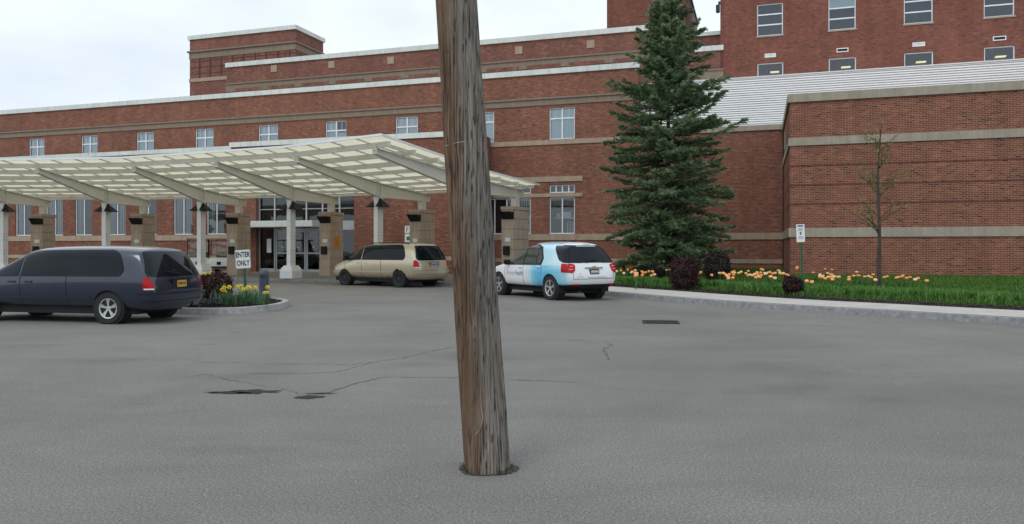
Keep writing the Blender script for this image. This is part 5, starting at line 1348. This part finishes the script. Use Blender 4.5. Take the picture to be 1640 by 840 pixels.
def conifer():
    base = Vector(((1071-CXP)/FPX*31, 31, .33)); Ht = 11.3
    T = empty('spruce_tree', base); tag(T, 'tall dark green spruce standing in front of the brick wall beside the white suv', 'tree')
    mb = MB(); pts = [(0.03*math.sin(z*.9), .03*math.cos(z*.7), z) for z in np.linspace(-.1, Ht, 16)]
    mb.tube(pts, [max(.012, .17*(1-z/(Ht+.1))) for z in np.linspace(-.1, Ht, 16)], 9); mb.build('trunk', M['bark'], T, smooth=True)
    V = []; F = []; A = []; BR = MB(); nv = 0
    rr = np.random.default_rng(11)
    def radius(h):     # crown radius with height, from the silhouette
        t = h/Ht
        xs = [0, .03, .10, .2, .30, .40, .5, .62, .74, .85, .93, 1.0]; ys = [1.85, 2.1, 2.4, 2.6, 2.75, 2.78, 2.65, 2.3, 1.75, 1.15, .66, .1]
        return float(np.interp(t, xs, ys))
    h = .45; tw_p = []; tw_d = []; tw_l = []; tw_v = []
    while h < Ht-.12:
        t = h/Ht; nb = int(rr.integers(6, 9)) if t < .85 else int(rr.integers(5, 7)); a0 = rr.uniform(0, 6.28)
        for b in range(nb):
            if rr.random() < .13: continue
            a = a0+6.283*b/nb+rr.normal(0, .22); L = radius(h)*min(1.12, rr.normal(.86, .16))
            hh = h+rr.normal(0, .2); droop = np.interp(t, [0, .3, .7, 1], [-.12, -.05, .12, .75])+rr.normal(0, .17)
            n = max(4, int(L/.085)); prev = None; d_out = np.array([math.cos(a), math.sin(a), 0]); side = np.array([-math.sin(a), math.cos(a), 0])
            P = []
            for k in range(n+1):
                s = k/n; x = L*s; z = hh+droop*x-.10*x*x*(1-t)*.55+.24*L*s**3*.45*(1 if t < .8 else .5)
                P.append(np.array([d_out[0]*x, d_out[1]*x, z])+side*(.10*math.sin(s*2.2+b)*L*.3))
            BR.tube([tuple(p) for p in P[::3]+([P[-1]] if n % 3 else [])], [max(.005, .032*(1-t*.6)*(1-q/ (len(P[::3])+1))) for q in range(len(P[::3])+(1 if n % 3 else 0))], 4, cap=False)
            bv = rr.random()
            for k in range(max(1, int(n*.16)), n+1):
                s = k/n; tl_ = (.12+.34*min(1, L/2.0)*math.sin(math.pi*min(1, (s*.80+.20)))**.8)*rr.uniform(.7, 1.25)
                for sg in (-1, 1):
                    ang = rr.uniform(.75, 1.1)*(1-.35*s); dd = d_out*math.cos(ang)+side*sg*math.sin(ang)+np.array([0, 0, rr.normal(.04, .24)])
                    tw_p.append(P[k]+rr.normal(0, .025, 3)); tw_d.append(dd/np.linalg.norm(dd)); tw_l.append(tl_); tw_v.append(bv*.5+rr.random()*.3)
                if rr.random() < .6:
                    dd = d_out*.8+np.array([0, 0, rr.uniform(.2, .6)]); tw_p.append(P[k]); tw_d.append(dd/np.linalg.norm(dd)); tw_l.append(.14); tw_v.append(bv*.5+.3)
            tw_p.append(P[-1]); tw_d.append(d_out); tw_l.append(.16); tw_v.append(.8)
        h += np.interp(t, [0, .5, 1], [.235, .22, .15])*rr.uniform(.75, 1.25)
    for k in range(14): a = rr.uniform(0, 6.28); tw_p.append(np.array([0, 0, Ht-.35+.035*k])); tw_d.append(np.array([math.cos(a)*.5, math.sin(a)*.5, .8])); tw_l.append(.2); tw_v.append(.6)
    tp_, td, tl_, tv = map(np.array, (tw_p, tw_d, tw_l, tw_v)); td = unit(td)
    # every twig becomes a row of needle sprays
    allV = []; allA = []
    NK = 5
    for k in range(NK):
        s = (k+.5)/NK
        for r_ in range(5):
            m = len(tp_); c = tp_+td*(tl_*s)[:, None]+rr.normal(0, .008, (m, 3))
            out = unit(rr.normal(0, 1, (m, 3))); out = unit(out-td*(out*td).sum(1, keepdims=True)); out[:, 2] = np.abs(out[:, 2])*.9-.15
            out = unit(out)
            ln = (.075+.045*rr.random(m))*(1.15-.35*s); tip = c+unit(td*.85+out*.75)*ln[:, None]*1.25
            w = unit(np.cross(td, out))*(.013+.009*rr.random(m))[:, None]
            tri = np.stack([c-w, c+w, tip], 1); allV.append(tri.reshape(-1, 3)); allA.append(np.repeat(np.clip(tv+.12*s+rr.normal(0, .08, m), 0, 1), 3))
    Vn = np.concatenate(allV); An = np.concatenate(allA); Fn = np.arange(len(Vn)).reshape(-1, 3)
    print('conifer tris', len(Fn), 'twigs', len(tp_))
    BR.build('branches', M['bark'], T, recalc=False)
    npmesh('crown', Vn, Fn, M['needle'], T, attr=An)
conifer()

def bush(name, label, loc, w, h, mats, n=2600, leaf=.035, boxy=.7, seed=0, group=None):
    T = empty(name, loc); tag(T, label, 'shrub', group)
    rr = np.random.default_rng(seed); mb = MB()
    for k in range(9): a = rr.uniform(0, 6.28); mb.tube([(0, 0, -.05), (math.cos(a)*w*.15, math.sin(a)*w*.15, h*.4), (math.cos(a)*w*.33, math.sin(a)*w*.33, h*.8)], [.018, .01, .004], 5, cap=False)
    mb.build('stems', M['bark'], T, recalc=False)
    d = unit(rr.normal(0, 1, (n, 3))); r_ = rr.uniform(.45, 1, n)**.4; lump = np.array([1+.26*noise.noise(Vector(tuple(q*1.8+seed)))+.12*noise.noise(Vector(tuple(q*5+seed))) for q in d])*(1+.10*(rr.random(n)**6))
    e = np.abs(d)**(1/boxy) if False else np.abs(d); sq = (np.abs(d)**3.2).sum(1)**(1/3.2); d2 = d/(sq[:, None]*boxy+(1-boxy))
    p = d2*(r_*lump)[:, None]*np.array([w/2, w/2, h*.5]); p[:, 2] += h*.5; p = p[p[:, 2] > .02]; n = len(p)
    a = unit(rr.normal(0, 1, (n, 3))); b = unit(np.cross(a, rr.normal(0, 1, (n, 3)))); s = leaf*rr.uniform(.6, 1.3, n)[:, None]
    V = np.stack([p-a*s, p+b*s*.6, p+a*s, p-b*s*.6], 1).reshape(-1, 3); npmesh('foliage', V, np.arange(4*n).reshape(-1, 4), mats, T, attr=np.repeat(rr.random(n), 4))
    return T
M['barberry'] = leafmat('barberry_leaf', (.022, .009, .012), (.045, .018, .02), (.085, .03, .032), .6, .15, 6)
M['darkbush'] = leafmat('dark_shrub_leaf', (.012, .011, .011), (.022, .018, .017), (.04, .033, .03), .6, .1, 6)
M['greenbush'] = leafmat('green_leaf', (.015, .04, .012), (.035, .085, .02), (.07, .14, .035), .6, .2, 6)
def onbed(x, D): q = Vector(((x-CXP)/FPX*D, D, 0)); return Vector((q.x, q.y, bed_frac(q)-.01))
bush('barberry_shrub', 'large clipped burgundy barberry in front of the spruce', onbed(1097, 25.0), .92, 1.05, M['barberry'], 5200, .032, .75, 1)
bush('barberry_shrub', 'dark rounded shrub close to the brick wall right of the spruce', onbed(1150, 28.2), 1.0, 1.15, M['darkbush'], 4200, .035, .45, 2)
bush('barberry_shrub', 'small near black clipped shrub under the spruce boughs', onbed(1049, 29.5), .62, .66, M['darkbush'], 2400, .03, .6, 3)
bush('barberry_shrub', 'low dark purple shrub at the foot of the narrow white sign', onbed(1269, 22.0), .55, .55, M['barberry'], 2600, .028, .4, 4)
bush('barberry_shrub', 'reddish barberry in the planted island behind the navy minivan', Vector((px(342, 0, 18.9).x, 18.9, .14)), .85, .75, M['barberry'], 4200, .03, .5, 5)
bush('low_shrub', 'low blue grey creeping plant at the island edge', Vector((px(338, 0, 17.75).x, 17.75, .15)), .55, .18, leafmat('blue_leaf', (.03, .035, .06), (.05, .06, .08), (.09, .12, .08), .6, .1, 8), 900, .025, .2, 6)

def blades(name, pts, hmin, hmax, wd, mat, lean=.35, per=1, spread=.03, label=None, kind='stuff', parent=None, seed=0, rise=None):
    rr = np.random.default_rng(seed); P = np.repeat(np.asarray(pts, float), per, axis=0); n = len(P); P = P+np.concatenate([rr.normal(0, spread, (n, 2)), np.zeros((n, 1))], 1)
    a = rr.uniform(0, 6.283, n); dr = np.stack([np.cos(a), np.sin(a), np.zeros(n)], 1); sd_ = np.stack([-np.sin(a+rr.normal(0, .6, n)), np.cos(a), np.zeros(n)], 1)
    h = rr.uniform(hmin, hmax, n)[:, None]; ln = rr.uniform(.1, 1, n)[:, None]*lean; up = np.array([0, 0, 1.0]); w = wd*rr.uniform(.6, 1.2, n)[:, None]
    p1 = P+up*h*.55+dr*h*ln*.35; p2 = P+up*h*(1-ln*.35)+dr*h*ln*1.1
    V = np.stack([P-sd_*w, P+sd_*w, p1-sd_*w*.8, p1+sd_*w*.8, p2], 1).reshape(-1, 3); b = np.arange(n)[:, None]*5
    F = np.concatenate([b+np.array([[0, 1, 3]]), b+np.array([[0, 3, 2]]), b+np.array([[2, 3, 4]])], 0)
    o = npmesh(name, V, F, mat, parent, attr=np.repeat(rr.random(n), 5))
    if label: tag(o, label, name.replace('_', ' '), kind=kind)
    return o
M['grass'] = leafmat('grass_blade', (.045, .11, .018), (.08, .18, .028), (.15, .29, .055), .55, .3, 1.2)
M['tulipleaf'] = leafmat('tulip_leaf', (.06, .15, .03), (.11, .25, .05), (.19, .36, .09), .5, .3, 2)
# lawn and tulip foliage over the bed
rr = np.random.default_rng(21); gp_ = []; tf = []
inn = np.array([(p.x, p.y) for p in inner]); lim = 0
cand = rr.uniform([1.5, 6], [20, 40], (260000, 2))
rel = cand-np.array([BO.x, BO.y]); uu_ = rel@np.array([BU.x, BU.y]); ww_ = rel@np.array([BW.x, BW.y])
ok = np.where(uu_ < 0, ww_ < -.1, ww_ < WF-.06)
cand = cand[ok]; uu_ = uu_[ok]; ww_ = ww_[ok]
dm = np.full(len(cand), 1e9); sg = np.zeros(len(cand))
for i in range(len(inn)-1):
    a = inn[i]; b = inn[i+1]; ab = b-a; L2 = (ab**2).sum(); t = np.clip(((cand-a)@ab)/L2, 0, 1); c = a+t[:, None]*ab; dv = cand-c; d = np.sqrt((dv**2).sum(1)); s = ab[0]*dv[:, 1]-ab[1]*dv[:, 0]
    better = d < dm; dm = np.where(better, d, dm); sg = np.where(better, s, sg)
sel = (sg > 0) & (dm > 1.3+.35*np.sin(cand[:, 0]*2.1)*np.cos(cand[:, 1]*1.7)*.5)
vis = np.abs(cand[:, 0]/cand[:, 1]) < .72
sel &= vis
cand = cand[sel]; dm = dm[sel]; uu_ = uu_[sel]; ww_ = ww_[sel]
d2 = np.where(uu_ < 0, -ww_, WF-ww_); tt = np.clip(dm/np.maximum(.01, dm+np.maximum(d2, 0)), 0, 1); zz_ = KH+.01+.27*(tt*tt*(3-2*tt))
pts = np.concatenate([cand, zz_[:, None]-.01], 1)
print('lawn pts', len(pts))
blades('lawn_grass', pts[:90000], .06, .15, .010, M['grass'], .5, 2, .03, 'fresh green grass between the brick walls and the mulch strip', seed=1)
strip = pts[(dm > 1.55) & (dm < 2.7)]
clump = np.array([noise.noise(Vector((p[0]*1.7, p[1]*1.7, 0))) for p in strip]); strip = strip[clump > -.12]
blades('tulip_foliage', strip[:6500], .16, .34, .016, M['tulipleaf'], .55, 5, .05, 'clumps of green tulip leaves along the front of the bed', seed=2)

# tulips
M['tulip'] = NT('tulip_petal'); _t = M['tulip']; _n = _t.noise(_t.coord('Object'), 14, 3, .6); _oi = _t.n.new('ShaderNodeObjectInfo')
_c = _t.ramp(_oi.outputs['Random'], [(.0, (.80, .26, .06)), (.5, (.86, .42, .14)), (.85, (.88, .60, .30)), (1, (.9, .75, .5))]); _t.col(_t.mix(_t.math('MULTIPLY', _n, .5), _c, (.85, .30, .10))); _t.p.inputs['Roughness'].default_value = .5; M['tulip'] = _t.mat
M['stem'] = simple('green_stem', (.06, .16, .03), .6)
def flower_proto(kind):
    T = empty(kind); 
    if kind == 'tulip':
        h = .40; mb = MB(); mb.tube([(0, 0, 0), (.01, 0, h*.5), (0, 0, h)], .006, 5); mb.build('stem', M['stem'], T)
        mb = MB(); mb.lathe([(.001, h-.005), (.028, h+.008), (.042, h+.035), (.040, h+.062), (.026, h+.088), (.012, h+.080), (.001, h+.06)], 9); o = mb.build('flower', M['tulip'], T, smooth=True)
        for v in o.data.vertices:
            a = math.atan2(v.co.y, v.co.x); 
            if v.co.z > h+.05: v.co.z += .012*math.cos(a*3)
        lf = M['tulipleaf']
        mb = MB()
        for a in (0.4, 2.5, 4.6):
            dx, dy = math.cos(a), math.sin(a); sx, sy = -dy*.022, dx*.022
            mb.quad((sx*.4, sy*.4, .0), (-sx*.4, -sy*.4, 0), (dx*.05-sx, dy*.05-sy, .14), (dx*.05+sx, dy*.05+sy, .14)); mb.quad((dx*.05+sx, dy*.05+sy, .14), (dx*.05-sx, dy*.05-sy, .14), (dx*.12, dy*.12, .27))
        mb.build('leaves', lf, T, recalc=False)
    else:
        h = .42; mb = MB(); mb.tube([(0, 0, 0), (.01, 0, h*.6), (0, -.02, h)], .006, 5); mb.build('stem', M['stem'], T)
        mb = MB()
        for k in range(6):
            a = k*math.pi/3; c, s = math.cos(a), math.sin(a); y = -.03
            def pt(r_, t, yy): return (c*r_-s*t, yy, h+s*r_+c*t)
            mb.quad(pt(.01, -.010, y), pt(.035, -.018, y+.004), pt(.062, 0, y+.008), pt(.035, .018, y+.004)); 
        mb.build('petals', M['daff'], T, recalc=False)
        mb = MB(); mb.lathe([(.014, -.03), (.018, -.06), (.024, -.07), (.014, -.06), (.001, -.04)], 10, 'y', (0, 0, h)); mb.build('trumpet', M['daff2'], T, smooth=True)
        mb = MB()
        for i, a in enumerate((0.2, 1.3, 2.5, 3.6, 4.7, 5.6)):
            dx, dy = math.cos(a), math.sin(a); sx, sy = -dy*.010, dx*.010; hh = .28+.04*(i % 3)
            mb.quad((sx, sy, 0), (-sx, -sy, 0), (dx*.04-sx, dy*.04-sy, hh*.6), (dx*.04+sx, dy*.04+sy, hh*.6)); mb.quad((dx*.04+sx, dy*.04+sy, hh*.6), (dx*.04-sx, dy*.04-sy, hh*.6), (dx*.13, dy*.13, hh))
        mb.build('leaves', M['daffleaf'], T, recalc=False)
    return T
M['daff'] = simple('daffodil_yellow', (.80, .68, .05), .5, 0, .1, 20); M['daff2'] = simple('daffodil_trumpet', (.82, .55, .02), .5); M['daffleaf'] = leafmat('daffodil_leaf', (.06, .13, .06), (.11, .20, .11), (.2, .3, .17), .5, .3, 3)
tul = flower_proto('tulip'); tmap = childmap(tul); first = True
heads = [(1000+x/6, 360+y/6) for x, y in ((20,415),(65,425),(30,440),(95,440),(70,465),(90,458),(118,472),(185,463),(212,463),(242,440),(262,452),(165,490),(297,484),(430,435),(742,462),(843,490),(905,470),(922,455),(945,470),(965,480),(1005,482),(1045,485),(1057,452),(1070,468),(1100,470),(995,505),(1042,515),(995,520),(1162,472),(1180,490),(1217,487),(1247,483),(1275,480),(1302,466),(1340,438),(1340,470),(1360,475),(1395,462),(1258,512),(1280,505),(1300,510),(1308,490),(1418,505),(1440,517),(1430,472),(1455,470),(1475,445),(1495,450),(1490,470))]
heads += [(1240+x/5.6, 360+y/5.6) for x, y in ((62,440),(80,445),(5,485),(203,408),(132,460),(340,517),(412,462),(425,475),(445,465),(452,488),(478,450),(485,475),(500,475),(520,455),(530,465),(545,470),(570,475),(590,472),(680,475),(712,462),(745,460),(755,462),(815,470),(850,466),(868,478),(930,470),(980,476),(1010,468),(1095,480),(1150,470),(1180,484),(1230,476),(1300,486))]
heads += [(680+x/2.8, 210+y/2.8) for x, y in ((838,615),(865,612),(880,628),(895,640),(905,618),(930,632),(945,640),(925,615))]
heads += [(x+random.uniform(-11, 11), y+random.uniform(-4, 4)) for x, y in heads for _ in range(1) if random.random() < .65]
TL = {0: 'orange tulip growing in the bed between the suv and the spruce', 1: 'orange tulip growing in the bed between the spruce and the narrow sign', 2: 'orange tulip growing right of the narrow sign along the wing wall'}
for x, y in heads:
    D = 27
    for it in range(6):
        q = Vector(((x-CXP)/FPX*D, D, 0)); gz = bed_frac(q); hz = gz+.43; D = min(31, max(18, (CAMZ-hz)*FPX/(y-HOR)))
    q = Vector(((x-CXP)/FPX*D, D, bed_frac(Vector(((x-CXP)/FPX*D, D, 0)))-.01))
    hz = CAMZ+(HOR-y)*D/FPX; sc_ = max(.75, min(1.5, (hz-q.z)/.44))
    o = tul if first else copy_tree(tul, tmap); first = False
    k = 0 if x < 1085 else (1 if x < 1284 else 2)
    o.location = q; o.rotation_euler = (random.uniform(-.08, .08), random.uniform(-.08, .08), random.uniform(0, 6.28)); o.scale = (1.35, 1.35, sc_)
    tag(o, TL[k], 'tulip', ('tulips left of the spruce', 'tulips right of the spruce', 'tulips right of the sign')[k])
daf = flower_proto('daffodil'); dmap = childmap(daf); first = True
dh = [(310+x/6.46, 380+y/6.46) for x, y in ((125,385),(150,378),(178,395),(210,433),(262,437),(225,405),(322,522),(345,560),(295,545),(385,518),(330,500),(483,515),(505,540),(508,505),(545,520),(595,525),(652,522),(765,517),(762,575),(747,610))]
for i, (x, y) in enumerate(dh):
    base = .16; D = min(20.9, max(17.9, (CAMZ-.58)*FPX/(y-HOR)))
    if y > 455: D = min(D, 19.6)
    if x > 424: D = min(D, 18.9)
    hz = CAMZ+(HOR-y)*D/FPX; q = Vector(((x-CXP)/FPX*D, D, base))
    o = daf if first else copy_tree(daf, dmap); first = False
    o.location = q; o.scale = (1.15, 1.15, max(.7, (hz-base)/.42)); o.rotation_euler = (random.uniform(-.1, .1), random.uniform(-.1, .1), random.uniform(-.7, .7))
    left = i < 6
    tag(o, 'yellow daffodil rising behind the reddish barberry on the island' if left else 'yellow daffodil on the island near the ENTER ONLY sign', 'daffodil', 'daffodils behind the barberry' if left else 'daffodils around the sign')
lp_ = [((x-CXP)/FPX*D, D, .15) for x, D in ((352, 18.4), (358, 18.2), (366, 18.0), (372, 18.2), (379, 18.0), (365, 18.6), (402, 18.6), (408, 18.4), (412, 18.8), (417, 18.5), (398, 18.9), (405, 19.2), (345, 18.3), (388, 18.3))]
blades('daffodil_leaves', lp_, .24, .44, .009, M['daffleaf'], .6, 26, .09, 'grey green daffodil leaves on the mulched island', seed=5)
wa = [(base_p.x+math.cos(a)*w_bot*1.08, base_p.y+math.sin(a)*w_bot*1.08, 0) for a in (3.4, 3.7, 4.0, 5.3, 5.6, 5.9, .1, 2.9)]
blades('weeds', wa, .02, .07, .003, M['greenbush'], .9, 8, .014, 'small weeds growing in the gap around the foot of the pole', seed=9)
# mulch chips
rr = np.random.default_rng(4); n = 9000; ang = rr.uniform(0, 6.28, n)
P = []
while len(P) < 5000:
    p = Vector((rr.uniform(-9.5, -5.7), rr.uniform(17, 21.6), 0))
    inside = False; j = len(i2)-1
    for i in range(len(i2)):
        a, b = i2[i], i2[j]
        if (a.y > p.y) != (b.y > p.y) and p.x < (b.x-a.x)*(p.y-a.y)/(b.y-a.y)+a.x: inside = not inside
        j = i
    if inside: dd_ = min((p-q).length for q in i2); P.append((p.x, p.y, .118+min(.1, dd_*.09)))
mpts = pts[:0]
c3 = rr.uniform([1.5, 8], [16, 30], (90000, 2)); dm3 = np.full(len(c3), 1e9); sg3 = np.zeros(len(c3))
for i in range(len(inn)-1):
    a = inn[i]; b = inn[i+1]; ab = b-a; t = np.clip(((c3-a)@ab)/(ab**2).sum(), 0, 1); c = a+t[:, None]*ab; dv = c3-c; d = np.sqrt((dv**2).sum(1)); s = ab[0]*dv[:, 1]-ab[1]*dv[:, 0]
    bt_ = d < dm3; dm3 = np.where(bt_, d, dm3); sg3 = np.where(bt_, s, sg3)
c3 = c3[(sg3 > 0) & (dm3 < 1.6) & (dm3 > .02)]
P = np.concatenate([np.array(P), np.concatenate([c3, np.full((len(c3), 1), KH+.02)], 1)])
n = len(P); a = unit(rr.normal(0, 1, (n, 3))*np.array([1, 1, .35])); b = unit(np.cross(a, rr.normal(0, 1, (n, 3)))); s = rr.uniform(.012, .035, n)[:, None]
Vc = np.stack([P-a*s, P+b*s*.4, P+a*s, P-b*s*.4], 1).reshape(-1, 3)
o = npmesh('mulch_chips', Vc, np.arange(4*n).reshape(-1, 4), leafmat('mulch_chip', (.008, .006, .005), (.025, .018, .014), (.06, .045, .033), .9, 0, 9), attr=np.repeat(rr.random(n), 4)); tag(o, 'dark bark mulch chips along the sidewalk and on the island', 'mulch', kind='stuff')
# young tree with opening buds at the right
def budding_tree():
    base = Vector((10.75, 22.2, .3)); T = empty('young_tree', base); T.scale = (1.45, 1.45, 1.3); tag(T, 'slender young tree with sparse yellow green buds in front of the wing wall', 'tree')
    rr = random.Random(9); mb = MB(); tips = []
    mb.tube([(0, 0, -.1), (.02, 0, 1.2), (0, .03, 2.6), (.05, 0, 3.6)], [.045, .035, .022, .008], 7)
    for k in range(26):
        z = rr.uniform(1.1, 3.4); a = rr.uniform(0, 6.28); L = rr.uniform(.5, 1.0)*(1.15-z/5.5); p = Vector((.01, 0, z)); d = Vector((math.cos(a), math.sin(a), rr.uniform(.5, 1.1))).normalized(); pts_ = [p]
        for s in range(4):
            d = (d+Vector((rr.uniform(-.25, .25), rr.uniform(-.25, .25), rr.uniform(-.1, .2)))).normalized(); pts_.append(pts_[-1]+d*L/4); tips.append(pts_[-1])
            e = (d+Vector((rr.uniform(-.8, .8), rr.uniform(-.8, .8), .2))).normalized(); q = pts_[-1]+e*.16; mb.tube([pts_[-1], q], [.004, .002], 4, cap=False); tips.append(q)
        mb.tube(pts_, [.012, .009, .007, .004, .003], 5, cap=False)
    mb.build('trunk', M['bark'], T, recalc=False)
    n = 7; P = np.array([tuple(t) for t in tips for _ in range(n)])+np.random.default_rng(1).normal(0, .045, (len(tips)*n, 3)); r2 = np.random.default_rng(2); m = len(P)
    a = unit(r2.normal(0, 1, (m, 3))); b = unit(np.cross(a, r2.normal(0, 1, (m, 3)))); s = r2.uniform(.012, .026, m)[:, None]
    npmesh('crown', np.stack([P-a*s, P+b*s*.6, P+a*s, P-b*s*.6], 1).reshape(-1, 3), np.arange(4*m).reshape(-1, 4), leafmat('bud_leaf', (.12, .12, .03), (.22, .22, .06), (.34, .30, .12), .6, .3, 3), T, attr=np.repeat(r2.random(m), 4))
budding_tree()
